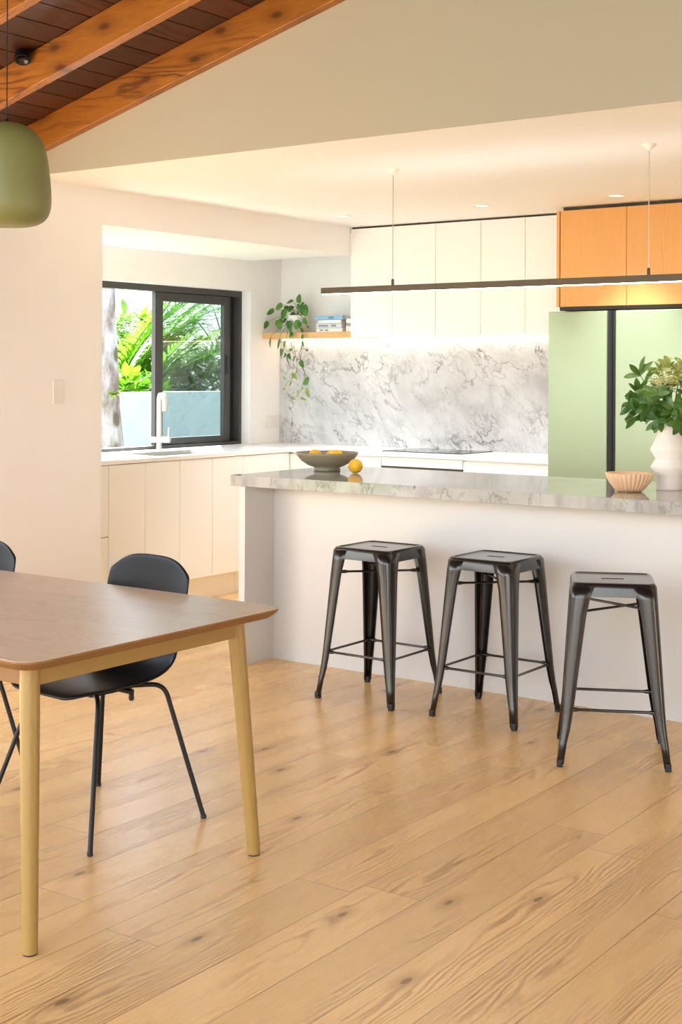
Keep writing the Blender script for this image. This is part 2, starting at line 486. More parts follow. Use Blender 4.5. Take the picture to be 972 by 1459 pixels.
# ------------------------------------------------------------------ measurements
ZC = 2.428          # kitchen ceiling
XL = -5.43          # face of the left wall
XW = -6.30          # window wall of the sink alcove
YB = 8.05           # back wall
YG = 4.79           # gable wall above the kitchen opening
YA = 5.36           # start of the sink alcove
ZS = 2.237          # alcove soffit
XS = -5.75          # sink bench front
YK = 7.44           # back bench front
ZB = 0.92
def roofz(x):       # underside of the rafters
    return 2.545 + 0.26 * (x + 5.22)
XR = 1.2            # ridge

# ------------------------------------------------------------------ setting
struct(MB().box(-6.6, -3.0, -0.12, 4.2, 8.3, 0.0).build('floor', M['floor']), 'wide oak plank floor')
# left wall: solid piece by the switch, then the opening of the glazed doors nearer the camera
w = MB()
w.box(XL - 0.2, 3.95, 0, XL, YA, 2.62)
w.box(XL - 0.2, -3.0, 2.35, XL, 3.95, 2.62)
struct(w.build('wall_left', M['paint']))
# box of the alcove
struct(MB().box(XW, YA, ZS, XL, 7.69, ZC).build('trim_1', M['paint']), 'plastered bulkhead over the sink alcove')
struct(MB().box(XW - 0.2, YA - 0.2, 0, XL - 0.2, YA, ZC + 0.1).build('wall_alcove', M['paint']))
w = MB()                                       # window wall with its opening
WY0, WY1, WZ0, WZ1 = 5.62, 7.695, ZB, 2.02
w.box(XW - 0.18, YA, 0, XW, YB + 0.2, WZ0)
w.box(XW - 0.18, YA, WZ1, XW, YB + 0.2, ZC + 0.1)
w.box(XW - 0.18, YA, WZ0, XW, WY0, WZ1)
w.box(XW - 0.18, WY1, WZ0, XW, YB + 0.2, WZ1)
struct(w.build('wall_window', M['paint']))
struct(MB().box(XW, YB, 0, 1.4, YB + 0.2, ZC + 0.1).build('wall_back', M['paint']))
struct(MB().box(XW - 0.18, YG + 0.0005, ZC, 1.4, YB + 0.2, ZC + 0.12).build('ceiling', M['ceil']), 'white kitchen ceiling')
# gable wall
gp = [(XL - 0.2, roofz(XL - 0.2) + 0.15), (XR, roofz(XR) + 0.15), (4.2, roofz(XR) - 0.26 * (4.2 - XR) + 0.15)]
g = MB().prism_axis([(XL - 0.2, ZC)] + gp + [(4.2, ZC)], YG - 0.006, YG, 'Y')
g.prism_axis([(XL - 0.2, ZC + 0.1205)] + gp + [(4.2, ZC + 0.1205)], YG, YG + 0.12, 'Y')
struct(g.build('wall_gable', M['gable']), 'white gable wall, shade toned into its paint, above the kitchen opening')
struct(MB().box(1.4, YG + 0.12, 0, 1.6, YB, ZC).build('wall_right', M['paint']))
struct(MB().box(4.2, -3.0, 0, 4.4, YG + 0.12, 3.6).build('wall_living', M['paint']))
# roof lining and rafters
r = MB()
def board(x0, x1, za, zb):
    r.prism_axis([(x0, roof2(x0) + za), (x1, roof2(x1) + za), (x1, roof2(x1) + zb), (x0, roof2(x0) + zb)], -3.3, YG - 0.0065, 'Y')
def roof2(x):
    return roofz(x) if x <= XR else roofz(XR) - 0.26 * (x - XR)
nb = 0
xx = -20.02 + 0.138 * math.floor((XL - 0.75 + 20.02) / 0.138)
while xx < 4.6:
    if not (xx < XR < xx + 0.138):
        board(xx + 0.0035, xx + 0.1345, 0.157, 0.176)
    xx += 0.138
board(XL - 0.75, XR, 0.1765, 0.26); board(XR, 4.6, 0.1765, 0.26); board(XR - 0.1, XR, 0.16, 0.1764); board(XR, XR + 0.1, 0.16, 0.1764)
struct(r.build('ceiling_boards', M['lining']), 'dark stained timber board lining of the raked roof')
for i in range(8):
    y0 = 4.733 - 0.573 * i
    b = MB().prism_axis([(XL - 0.01, roofz(XL - 0.01)), (XR, roofz(XR)), (4.15, roofz(XR) - 0.26 * 2.95), (4.15, roofz(XR) - 0.26 * 2.95 + 0.156), (XR, roofz(XR) + 0.156), (XL - 0.01, roofz(XL - 0.01) + 0.156)], y0, y0 + 0.05, 'Y')
    struct(b.build('ceiling_beam', M['rafter'], bevel=0.003), 'exposed orange brown timber rafter')

# window in the alcove
win = bpy.data.objects.new('window_1', None); C.collection.objects.link(win); win.location = (XW - 0.08, 0, 0)
struct(win, 'dark framed sliding window over the sink')
fz0, fz1 = WZ0 + 0.0005, WZ1 - 0.0005
fr_ = MB()
fr_.box(-0.075, WY0, fz1 - 0.042, 0, WY1, fz1); fr_.box(-0.075, WY0, fz0, 0, WY1, fz0 + 0.022)
fr_.box(-0.075, WY1 - 0.028, fz0 + 0.022, 0, WY1, fz1 - 0.042); fr_.box(-0.075, WY0, fz0 + 0.022, 0, WY0 + 0.03, fz1 - 0.042)
fr_.build('window_frame', M['alu'], win, bevel=0.002)
MB().box(-0.074, WY1 - 0.10, fz0 + 0.022, -0.060, WY1 - 0.029, fz1 - 0.043).build('window_channel', M['aludark'], win)
SY0, SY1, SZ0, SZ1 = 6.815, 7.59, fz0 + 0.024, fz1 - 0.044
sash = MB()
sash.box(-0.058, SY0, SZ0, -0.022, SY0 + 0.075, SZ1); sash.box(-0.058, SY1 - 0.065, SZ0, -0.022, SY1, SZ1)
sash.box(-0.058, SY0 + 0.075, SZ1 - 0.06, -0.022, SY1 - 0.065, SZ1); sash.box(-0.058, SY0 + 0.075, SZ0, -0.022, SY1 - 0.065, SZ0 + 0.045)
so = sash.build('sash', M['alu'], win, bevel=0.002)
MB().box(-0.042, SY0 + 0.07, SZ0 + 0.04, -0.038, SY1 - 0.06, SZ1 - 0.055).build('glass_pane', M['glass'], so)
MB().box(-0.023, SY1 - 0.045, 1.42, -0.012, SY1 - 0.022, 1.56).build('latch', M['aludark'], so, bevel=0.003)

# ------------------------------------------------------------------ kitchen joinery
# sink run base cabinets along the window wall
runs = [(5.375, 5.72, 'split'), (5.72, 6.33, 'pair'), (6.33, 6.94, 'pair'), (6.94, 7.44, 'one')]
labs = ['white base cabinet with two stacked drawers at the near end of the sink run',
        'white two door base cabinet below the tap', 'white two door base cabinet below the right half of the window',
        'white base cabinet in the inner corner of the two bench runs']
for (y0, y1, kind), lb in zip(runs, labs):
    t = thing('base_cabinet', lb, 'cabinet', (XS, (y0 + y1) / 2, 0), 0, 'base cabinets of the sink run')
    a, b = y0 - (y0 + y1) / 2, y1 - (y0 + y1) / 2
    zt = 0.69 if kind == 'pair' else 0.896       # room for the sink bowl
    MB().box(-0.53, a + 0.001, 0.15, -0.006, b - 0.001, zt).build('carcass', M['cab'], t)
    MB().box(-0.07, a + 0.001, 0.0, -0.055, b - 0.001, 0.149).build('kickboard', M['kick'], t)
    g = 0.0015
    if kind == 'split':
        MB().box(-0.005, a + g, 0.152, 0.014, b - g, 0.478).build('drawer', M['cab'], t, bevel=0.001)
        MB().box(-0.005, a + g, 0.484, 0.014, b - g, 0.894).build('drawer', M['cab'], t, bevel=0.001)
    elif kind == 'pair':
        for q in (0, 1):
            p0, p1 = (a, 0) if q == 0 else (0, b)
            MB().box(-0.005, p0 + g, 0.152, 0.014, p1 - g, 0.894).build('door', M['cab'], t, bevel=0.001)
    else:
        MB().box(-0.005, a + g, 0.152, 0.014, b - g, 0.894).build('door', M['cab'], t, bevel=0.001)
# back run base cabinets
XF0 = -3.775        # left face of the fridge
runs = [(-5.73, -4.985, 'drawers'), (-4.372, XF0 - 0.005, 'drawers')]
labs = ['white drawer cabinet left of the oven under the marble splashback', 'white drawer cabinet between the oven and the fridge']
for (x0, x1, kind), lb in zip(runs, labs):
    cx = (x0 + x1) / 2
    t = thing('base_cabinet', lb, 'cabinet', (cx, YK, 0), 0, 'base cabinets of the back run')
    a, b = x0 - cx, x1 - cx
    MB().box(a + 0.001, 0.006, 0.15, b - 0.001, 0.59, 0.896).build('carcass', M['cab'], t)
    MB().box(a + 0.001, 0.055, 0, b - 0.001, 0.07, 0.149).build('kickboard', M['kick'], t)
    for z0, z1 in ((0.152, 0.50), (0.506, 0.885)):
        MB().box(a + 0.002, -0.014, z0, b - 0.002, 0.005, z1).build('drawer', M['cab'], t, bevel=0.001)
t = thing('oven', 'built-in oven with white top panel under the cooktop', 'oven', (-4.68, YK, 0))
MB().box(-0.303, 0.006, 0.15, 0.303, 0.58, 0.896).build('carcass', M['cab'], t)
MB().box(-0.302, -0.014, 0.838, 0.302, 0.005, 0.894).build('control_panel', M['cab'], t, bevel=0.001)
MB().box(-0.302, -0.016, 0.815, 0.302, 0.004, 0.836).build('vent_slot', M['gapdark'], t)
MB().box(-0.302, -0.014, 0.24, 0.302, 0.005, 0.813).build('door', M['blackgloss'], t, bevel=0.002)
MB().box(-0.302, 0.055, 0, 0.302, 0.07, 0.149).build('kickboard', M['kick'], t)
# L shaped white bench with the sink cut-out
SKX0, SKX1, SKY0, SKY1 = -6.17, -5.85, 6.26, 6.91
b = MB()
zb0, zb1 = 0.898, ZB
b.box(XW + 0.002, YA + 0.005, zb0, SKX0, YB - 0.001, zb1)
b.box(SKX0, YA + 0.005, zb0, SKX1, SKY0, zb1)
b.box(SKX0, SKY1, zb0, SKX1, YB - 0.001, zb1)
b.box(SKX1, YA + 0.005, zb0, XS + 0.02, YB - 0.001, zb1)
b.box(XS + 0.02, YK - 0.02, zb0, XF0 - 0.006, YB - 0.001, zb1)
tag(b.build('worktop', M['bench']), 'white stone worktop running below the window and marble splashback', 'worktop')
s = MB()
zz = 0.70
s.box(SKX0 - 0.012, SKY0 - 0.012, zz, SKX1 + 0.012, SKY1 + 0.012, zz + 0.006)
for q in ((SKX0 - 0.012, SKY0 - 0.012, SKX0, SKY1 + 0.012), (SKX1, SKY0 - 0.012, SKX1 + 0.012, SKY1 + 0.012), (SKX0, SKY0 - 0.012, SKX1, SKY0), (SKX0, SKY1, SKX1, SKY1 + 0.012)):
    s.box(q[0], q[1], zz + 0.006, q[2], q[3], zb0 - 0.001)
sk = thing('sink', 'undermount steel sink in the worktop below the tap', 'sink', (0, 0, 0))
s.build('basin', M['steel'], sk)
MB().lathe([(0.045, 0), (0.045, 0.004), (0.02, 0.006)], 20, (-6.0, 6.62, zz + 0.006), (True, True)).build('drain', M['steel'], sk)

# tap
t = thing('kitchen_tap', 'tall pale U-shaped kitchen tap in front of the window', 'tap', (-6.215, 6.655, ZB), math.radians(-34))
pts = [(0, 0, 0.004), (0, 0, 0.325)]
for i in range(1, 9):
    a = PI / 2 * i / 8
    pts.append((0.042 * (1 - math.cos(a)), 0, 0.325 + 0.042 * math.sin(a)))
pts.append((0.115, 0, 0.367))
for i in range(1, 9):
    a = PI / 2 * i / 8
    pts.append((0.115 + 0.042 * math.sin(a), 0, 0.367 - 0.042 * (1 - math.cos(a))))
pts.append((0.157, 0, 0.265))
MB().tube(pts, 0.0165, 14).build('spout', M['nickel'], t)
MB().lathe([(0.026, 0), (0.026, 0.008), (0.019, 0.012)], 20, (0, 0, 0), (True, True)).build('base_ring', M['nickel'], t)
hb = MB().tube([(-0.055 * math.cos(1.0), -0.055 * math.sin(1.0), 0.075), (0.075 * math.cos(1.0), 0.075 * math.sin(1.0), 0.075)], 0.019, 14).build('mixer_body', M['nickel'], t)
MB().tube([(0.066 * math.cos(1.0), 0.066 * math.sin(1.0), 0.09), (0.066 * math.cos(1.0), 0.066 * math.sin(1.0), 0.155)], 0.0065, 10).build('lever', M['nickel'], hb)
MB().tube([(-0.062 * math.cos(1.0), -0.062 * math.sin(1.0), 0.08), (-0.062 * math.cos(1.0), -0.062 * math.sin(1.0), 0.15)], 0.003, 8).build('lever', M['nickel'], hb)

# cooktop
t = thing('cooktop', 'black glass induction cooktop flush on the white worktop', 'cooktop', (-4.78, 7.785, ZB))
MB().box(-0.305, -0.20, 0.0, 0.305, 0.20, 0.005).build('glass_top', M['blackgloss'], t, bevel=0.001)
for cx, cy, rr in ((-0.16, 0.08, 0.085), (0.16, 0.08, 0.07), (-0.16, -0.1, 0.07), (0.16, -0.1, 0.085)):
    MB().lathe([(rr, 0.0051), (rr, 0.0054), (rr - 0.004, 0.0054), (rr - 0.004, 0.0051)], 32, (cx, cy, 0)).build('zone_marking', M['alu'], t)

# splashback
tag(MB().box(XW + 0.002, YB - 0.013, ZB + 0.0005, XF0 - 0.008, YB - 0.001, 1.672).build('splashback', M['marble']), 'grey veined marble splashback on the back wall behind the cooktop', 'splashback')

# overhead cabinets
YU = 7.70; ZU0, ZU1 = 1.677, 2.414
edges = [-5.425, -5.083, -4.748, -4.409, -4.091, -3.779]
labs = ['white overhead cabinet beside the bookshelf, leftmost of the five', 'second white overhead cabinet from the bookshelf, behind the pendant rod',
        'middle one of the five white overhead cabinets', 'white overhead cabinet second from the timber cabinet', 'white overhead cabinet touching the timber cabinet, partly behind it']
for i, lb in enumerate(labs):
    x0, x1 = edges[i], edges[i + 1]; cx = (x0 + x1) / 2
    t = thing('overhead_cabinet', lb, 'cabinet', (cx, YU, ZU0), 0, 'white overhead cabinets')
    MB().box(x0 - cx + 0.001, 0.021, 0.012, x1 - cx - 0.001, YB - YU - 0.002, ZU1 - ZU0).build('carcass', M['cab'], t)
    MB().box(x0 - cx + 0.0015, 0, 0, x1 - cx - 0.0015, 0.02, ZU1 - ZU0).build('door', M['cab'], t, bevel=0.001)
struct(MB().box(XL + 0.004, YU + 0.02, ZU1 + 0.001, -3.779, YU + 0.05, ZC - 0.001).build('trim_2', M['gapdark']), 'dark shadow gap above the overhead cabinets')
# timber overhead cabinet above the fridge
YWd = 7.45; XW0, XW1 = -3.748, -2.84
t = thing('timber_cabinet', 'oak veneer overhead cabinet above the fridge', 'cabinet', (XW0, YWd, 1.834))
zt = 2.405 - 1.834
MB().box(0.022, 0.021, 0, XW1 - XW0, 0.59, zt).build('carcass', M['woodcab'], t)
MB().box(0.0, 0.0, 0, 0.019, 0.59, zt).build('side_panel', M['woodcab'], t, bevel=0.001)
dz0 = 0.0
spl = -3.302 - XW0
MB().box(0.025, 0.002, dz0, spl - 0.0015, 0.02, zt).build('door', M['woodcab'], t, bevel=0.001)
MB().box(spl + 0.0015, 0.002, dz0, XW1 - XW0, 0.02, zt).build('door', M['woodcab'], t, bevel=0.001)
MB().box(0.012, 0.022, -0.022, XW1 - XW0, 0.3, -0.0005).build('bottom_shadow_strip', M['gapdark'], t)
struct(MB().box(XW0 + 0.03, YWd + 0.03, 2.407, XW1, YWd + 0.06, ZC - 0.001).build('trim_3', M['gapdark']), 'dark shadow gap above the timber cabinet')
struct(MB().box(-2.835, YWd, 0, -2.6, YB - 0.001, ZC).build('wall_nib', M['paint']), 'white wall end beside the fridge')
# fridge
t = thing('fridge', 'tall reflective fridge, garden reflection tinted into its doors, with black centre strip under the timber cabinet', 'fridge', (XF0, 7.40, 0))
W = 0.86
MB().box(0.002, 0.06, 0.02, W - 0.002, 0.62, 1.80).build('body', M['fridgebody'], t)
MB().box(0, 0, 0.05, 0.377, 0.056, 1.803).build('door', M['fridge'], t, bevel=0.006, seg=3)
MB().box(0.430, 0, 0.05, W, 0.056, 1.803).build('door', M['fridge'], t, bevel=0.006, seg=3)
MB().box(0.379, 0.012, 0.05, 0.428, 0.059, 1.803).build('handle_recess', M['rubber'], t)
MB().box(0.398, 0.004, 0.05, 0.409, 0.013, 1.803).build('handle_strip', M['blacksteel'], t)
MB().box(0.03, 0.06, 0, W - 0.03, 0.6, 0.019).build('plinth', M['blacksteel'], t)

# floating shelf, led strip
tag(MB().box(XW + 0.002, 7.83, 1.682, XL - 0.006, YB - 0.001, 1.722).build('floating_shelf', M['shelf'], bevel=0.001), 'oak floating shelf beside the white overhead cabinets', 'shelf')
tag(MB().box(XW + 0.05, YB - 0.050, 1.6735, XF0 - 0.03, YB - 0.030, 1.6765).build('led_strip', M['ledwarm']), 'glowing warm light strip under the overhead cabinets and shelf', 'light strip')

# island
XI0, YI0, YI1, ZI = -4.41, 5.235, 6.15, 0.93
t = thing('kitchen_island', 'white kitchen island with recessed front panel under the marble top', 'island', (XI0, YI0, 0))
zt = 0.876
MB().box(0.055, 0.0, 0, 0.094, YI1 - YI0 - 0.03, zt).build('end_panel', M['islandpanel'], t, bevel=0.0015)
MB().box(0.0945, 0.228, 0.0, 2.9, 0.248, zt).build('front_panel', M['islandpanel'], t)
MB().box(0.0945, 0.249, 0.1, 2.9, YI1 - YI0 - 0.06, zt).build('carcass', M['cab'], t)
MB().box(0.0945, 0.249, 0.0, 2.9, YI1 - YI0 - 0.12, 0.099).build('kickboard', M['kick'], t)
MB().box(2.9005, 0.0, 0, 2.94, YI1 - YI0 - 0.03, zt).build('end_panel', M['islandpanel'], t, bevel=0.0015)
for i in range(5):
    MB().box(0.1 + 0.56 * i, YI1 - YI0 - 0.0595, 0.102, 0.1 + 0.56 * i + 0.557, YI1 - YI0 - 0.04, 0.86).build('door', M['cab'], t)
tag(MB().box(XI0, YI0, zt + 0.0008, XI0 + 3.0, YI1, ZI).build('island_top', M['slab'], bevel=0.002), 'thick grey veined marble slab lying on the kitchen island', 'benchtop')

# ------------------------------------------------------------------ bar stools
def make_stool(label):
    t = thing('bar_stool', label, 'stool', (0, 0, 0), 0, 'metal bar stools at the island')
    m = M['blackmetal']; H = 0.668; hs = 0.152
    # seat: rounded square pan with a raised rim, a sunken field and a slot
    s = MB()
    def ring(h, r, z, n=5):
        return [(x, y, z) for x, y in rrect(-h, -h, h, h, r, n)]
    rows = [ring(hs + 0.006, 0.034, H - 0.050), ring(hs + 0.003, 0.034, H - 0.020), ring(hs, 0.034, H - 0.006), ring(hs - 0.006, 0.030, H), ring(hs - 0.014, 0.026, H), ring(hs - 0.018, 0.024, H - 0.0035), ring(hs - 0.030, 0.02, H - 0.004)]
    s.rings(rows, True, (False, False))
    # field with a slot: stitch the last ring to a stadium shaped hole
    outer = rows[-1]
    hole = []
    n = len(outer)
    for x, y, z in outer:
        a = math.atan2(y, x)
        hx = 0.041 * max(-1, min(1, 1.5 * math.cos(a))); hy = 0.0105 * max(-1, min(1, 1.5 * math.sin(a)))
        hole.append((hx, hy, H - 0.004))
    down = [(x, y, z - 0.006) for x, y, z in hole]
    s.rings([outer, hole], True, (False, False), False)
    s.rings([hole, down], True, (False, False), False)
    s.build('seat', m, t)
    # legs
    for sx, sy in ((-1, -1), (1, -1), (1, 1), (-1, 1)):
        L = MB(); rows = []
        for z, c, f, r in ((0.662 - 0.006, 0.1545, 0.088, 0.032), (0.61, 0.158, 0.072, 0.030), (0.55, 0.162, 0.062, 0.028), (0.36, 0.174, 0.049, 0.024), (0.20, 0.184, 0.038, 0.019), (0.13, 0.190, 0.032, 0.016), (0.085, 0.196, 0.027, 0.014), (0.012, 0.204, 0.024, 0.012)):
            sec = [(-f, -0.010), (-f * 0.96, 0.0), (-f * 0.6, 0.0), (-r, 0.0)]
            for i in range(1, 6):
                a = PI / 2 * i / 6
                sec.append((-r + r * math.sin(a), -r + r * math.cos(a)))
            sec += [(0, -r), (0, -f * 0.6), (0.0, -f * 0.96), (-0.010, -f)]
            row = [(sx * (c + 0.0 + u), sy * (c + v), z) for u, v in sec]
            rows.append(row if sx * sy > 0 else row)
        L.rings(rows, False)
        lg = L.build('leg', m, t, solid=0.0025, soff=0)
        ft = MB(); c = 0.204
        ft.box(min(sx * (c - 0.022), sx * (c + 0.001)), min(sy * (c - 0.022), sy * (c + 0.001)), 0.0, max(sx * (c - 0.022), sx * (c + 0.001)), max(sy * (c - 0.022), sy * (c + 0.001)), 0.030)
        ft.build('foot_cap', M['rubber'], lg, bevel=0.004)
    # foot rails, flattened at the ends
    q = 0.170; z = 0.205
    for a, b in (((-q, -q), (q, -q)), ((q, -q), (q, q)), ((q, q), (-q, q)), ((-q, q), (-q, -q))):
        r = MB()
        A, B = Vector((*a, z)), Vector((*b, z)); d = (B - A).normalized()
        r.tube([A, A + d * 0.035, A + d * 0.045, B - d * 0.045, B - d * 0.035, B], [0.0075, 0.0085, 0.0055, 0.0055, 0.0085, 0.0075], 8)
        r.build('foot_rail', m, t)
    # crossed braces under the seat
    q = 0.145
    for a, b, z in (((-q, -q), (q, q), 0.556), ((q, -q), (-q, q), 0.572)):
        A, B = Vector((*a, z)), Vector((*b, z)); d = (B - A).normalized()
        MB().tube([A, A + d * 0.05, A + d * 0.065, B - d * 0.065, B - d * 0.05, B], [0.007, 0.008, 0.005, 0.005, 0.008, 0.007], 8).build('cross_brace', m, t)
    return t

st = make_stool('gunmetal bar stool nearest the island end panel, left of the three')
st.location = (-3.434, 5.105, 0)
dup(st, (-2.855, 5.127, 0), 0.0, 'gunmetal bar stool in the middle of the row of three')
dup(st, (-2.196, 4.841, 0), math.radians(26.5), 'black bar stool at the right end, turned at an angle to the island')

# ------------------------------------------------------------------ dining table
TX1, TY0, TY1, TZ = -2.535, 2.262, 3.272, 0.735
TX0 = TX1 - 2.2
t = thing('dining_table', 'oak dining table with rounded corners and splayed round legs', 'table', ((TX0 + TX1) / 2, (TY0 + TY1) / 2, 0))
hx, hy = 1.1, (TY1 - TY0) / 2
top = MB(); rows = []
for inset, z in ((0.022, TZ - 0.027), (0.004, TZ - 0.012), (0.0, TZ - 0.006), (0.0005, TZ - 0.001)):
    rows.append([(x, y, z) for x, y in rrect(-hx + inset, -hy + inset, hx - inset, hy - inset, 0.06 - inset * 0.3, 8)])
top.rings(rows, True, (True, False), False)
top.build('table_edge', M['tableedge'], t)
MB().prism([(x, y) for x, y in rrect(-hx + 0.0005, -hy + 0.0005, hx - 0.0005, hy - 0.0005, 0.06, 8)], TZ - 0.003, TZ).build('tabletop', M['tabletop'], t)
az0, az1 = TZ - 0.085, TZ - 0.0275
for sx in (-1, 1):
    MB().box(sx * (hx - 0.105) - 0.011, -hy + 0.115, az0, sx * (hx - 0.105) + 0.011, hy - 0.115, az1).build('apron', M['tableapron'], t, bevel=0.002)
for sy in (-1, 1):
    MB().box(-hx + 0.13, sy * (hy - 0.105) - 0.011, az0, hx - 0.13, sy * (hy - 0.105) + 0.011, az1).build('apron', M['tableedge'], t, bevel=0.002)
for sx in (-1, 1):
    for sy in (-1, 1):
        a = Vector((sx * (hx - 0.112), sy * (hy - 0.105), TZ - 0.0277)); b = Vector((sx * (hx - 0.066), sy * (hy - 0.068), 0.004))
        L = MB(); rows = []
        for i in range(9):
            q = i / 8
            r = 0.0255 - 0.0060 * max(0, (q - 0.1) / 0.9)
            c = a.lerp(b, q)
            rows.append([(c.x + r * math.cos(2 * PI * j / 24), c.y + r * math.sin(2 * PI * j / 24), c.z) for j in range(24)])
        L.rings(rows, True, (True, True))
        lg = L.build('leg', M['tableleg'], t)
        MB().lathe([(0.018, 0.0), (0.018, 0.0038)], 20, (b.x, b.y, 0), (True, True)).build('foot_pad', M['rubber'], lg)

# ------------------------------------------------------------------ dining chairs
def make_chair(label):
    t = thing('dining_chair', label, 'chair', (0, 0, 0), 0, 'black shell chairs at the dining table')
    P = [(-0.232, 0.440, 0.120, 0.000), (-0.222, 0.452, 0.170, 0.002), (-0.17, 0.461, 0.208, 0.006), (-0.08, 0.459, 0.222, 0.012), (0.02, 0.452, 0.222, 0.020),
         (0.11, 0.452, 0.212, 0.034), (0.175, 0.472, 0.202, 0.048), (0.212, 0.520, 0.196, 0.052), (0.224, 0.590, 0.196, 0.044), (0.229, 0.660, 0.199, 0.036),
         (0.233, 0.715, 0.200, 0.030), (0.236, 0.755, 0.199, 0.026), (0.238, 0.792, 0.196, 0.022), (0.239, 0.826, 0.186, 0.018)]
    DROP = {len(P) - 4: 0.002, len(P) - 3: 0.009, len(P) - 2: 0.024, len(P) - 1: 0.052}
    rows = []; NN = 10
    for i, (y, z, hw, dish) in enumerate(P):
        a = P[max(0, i - 1)]; b = P[min(len(P) - 1, i + 1)]
        ty, tz = b[0] - a[0], b[1] - a[1]; l = math.hypot(ty, tz)
        ny, nz = -tz / l, ty / l                       # towards the sitter
        row = []
        for j in range(NN + 1):
            u = -1 + 2 * j / NN
            e = dish * abs(u) ** 2.2
            row.append((u * hw, y + ny * e, z + nz * e - DROP.get(i, 0.0) * abs(u) ** 3.6))
        rows.append(row)
    MB().rings(rows, False).build('seat_shell', M['blackplastic'], t, solid=0.011, soff=-1, subs=2)
    for sy, fx, fy, bx, by in ((-1, 0.262, -0.238, 0.155, -0.120), (1, 0.262, 0.226, 0.150, 0.155)):
        for sx in (-1, 1):
            zt = 0.428
            foot = Vector((sx * fx, fy, 0.006)); bend = Vector((sx * bx, by, zt)); inn = Vector((sx * 0.045, by * 0.45, zt - 0.008))
            d1 = (foot - bend).normalized(); d2 = (inn - bend).normalized()
            p0 = bend + d1 * 0.042; p2 = bend + d2 * 0.042
            pts = [foot] + [p0.lerp(bend, q).lerp(bend.lerp(p2, q), q) for q in [i / 6 for i in range(7)]] + [inn]
            lg = MB().tube(pts, 0.0078, 12).build('leg', M['blacksteel'], t)
            MB().lathe([(0.0085, 0), (0.0095, 0.004), (0.0085, 0.012)], 14, (foot.x, foot.y, 0), (True, True)).build('foot_cap', M['rubber'], lg)
    br = MB().box(-0.075, -0.085, 0.412, 0.075, 0.085, 0.424)
    br.tube([(-0.15, 0.02, 0.425), (0.15, 0.02, 0.425)], 0.009, 10)
    br.build('under_bracket', M['blacksteel'], t, bevel=0.002)
    st_ = MB()
    st_.lathe([(0.008, 0), (0.009, -0.02), (0.006, -0.026)], 14, (0.135, 0.03, 0.42), (True, True))
    st_.build('stacking_bumper', M['rubber'], t)
    return t
ch = make_chair('black shell chair tucked under the far side of the oak table, fully in view')
ch.location = (-3.225, 3.166, 0); ch.rotation_euler = (0, 0, math.radians(-5))
dup(ch, (-4.012, 3.125, 0), math.radians(-3), 'black shell chair at the far left, cut off by the photo edge')

# ------------------------------------------------------------------ lamps
lx, ly = -3.208, 2.77
t = thing('pendant_lamp', 'moss green bell pendant lamp hanging over the oak table', 'lamp', (lx, ly, 1.868))
prof = [(0.0, 0.002), (0.06, 0.0), (0.092, 0.006), (0.116, 0.020), (0.128, 0.042), (0.1325, 0.070), (0.1315, 0.110), (0.127, 0.160), (0.121, 0.205), (0.113, 0.240), (0.099, 0.269), (0.079, 0.290), (0.052, 0.304), (0.020, 0.311), (0.0, 0.312)]
lo = MB().lathe(prof, 48)
lo.build('lamp_shade', M['green'], t, subs=1)
MB().lathe([(0.006, 0.31), (0.006, 0.318), (0.003, 0.322)], 16, (0, 0, 0), (True, True)).build('cord_grip', M['blacksteel'], t)
zr = roofz(lx) + 0.155 - 1.868
MB().tube([(0, 0, 0.318), (0, 0, zr - 0.03)], 0.0018, 8).build('cord', M['blacksteel'], t)
MB().lathe([(0.0, zr - 0.032), (0.05, zr - 0.03), (0.052, zr - 0.012), (0.05, zr + 0.012)], 24).build('ceiling_rose', M['blacksteel'], t)

t = thing('spotlight', 'small black spotlight on the second timber rafter', 'lamp', (-4.68, 4.165, 2.845))
d = Vector((0.35, -0.35, -0.87)).normalized()
p0 = Vector((0.0, -0.035, 0.0))
sp = MB().tube([p0 - d * 0.035, p0 - d * 0.03, p0 + d * 0.03, p0 + d * 0.05], [0.02, 0.032, 0.036, 0.036], 20)
hd = sp.build('lamp_head', M['blackplastic'], t)
MB().lathe([(0.0, 0), (0.028, 0), (0.028, 0.004)], 20, mat=Matrix.Translation(p0 + d * 0.0505) @ d.to_track_quat('Z', 'Y').to_matrix().to_4x4()).build('lens', M['blackgloss'], hd)
MB().tube([(0, -0.004, 0.03), (0, -0.03, 0.01)], 0.009, 10).build('mount', M['blacksteel'], t)
MB().box(-0.025, -0.008, 0.0, 0.025, 0.004, 0.06).build('back_plate', M['blacksteel'], t, bevel=0.002)

PY = 5.612
t = thing('linear_pendant', 'long slim bronze light bar hung on two rods above the island', 'lamp', (-3.04, PY, 1.83))
bar = MB()
bar.box(-1.085, -0.0175, 0.002, 1.085, -0.0145, 0.033); bar.box(-1.085, 0.0145, 0.002, 1.085, 0.0175, 0.033)
bar.box(-1.085, -0.0145, 0.012, 1.085, 0.0145, 0.020); bar.box(-1.085, -0.0145, 0.002, -1.083, 0.0145, 0.033); bar.box(1.083, -0.0145, 0.002, 1.085, 0.0145, 0.033)
bar.box(-0.69, -0.0145, 0.020, -0.64, 0.0145, 0.033); bar.box(0.63, -0.0145, 0.020, 0.68, 0.0145, 0.033)
bar.build('bar', M['bronze'], t)
MB().box(-1.082, -0.0143, 0.0, 1.082, 0.0143, 0.011).build('diffuser', M['barled'], t)
MB().box(-0.63, -0.0143, 0.0205, 0.62, 0.0143, 0.024).build('added_uplight', M['barup'], t)  # unseen upward glow added to brighten the kitchen ceiling
MB().box(-1.082, -0.0143, 0.0205, -0.70, 0.0143, 0.024).build('added_uplight', M['barup'], t)
MB().box(0.69, -0.0143, 0.0205, 1.082, 0.0143, 0.024).build('added_uplight', M['barup'], t)
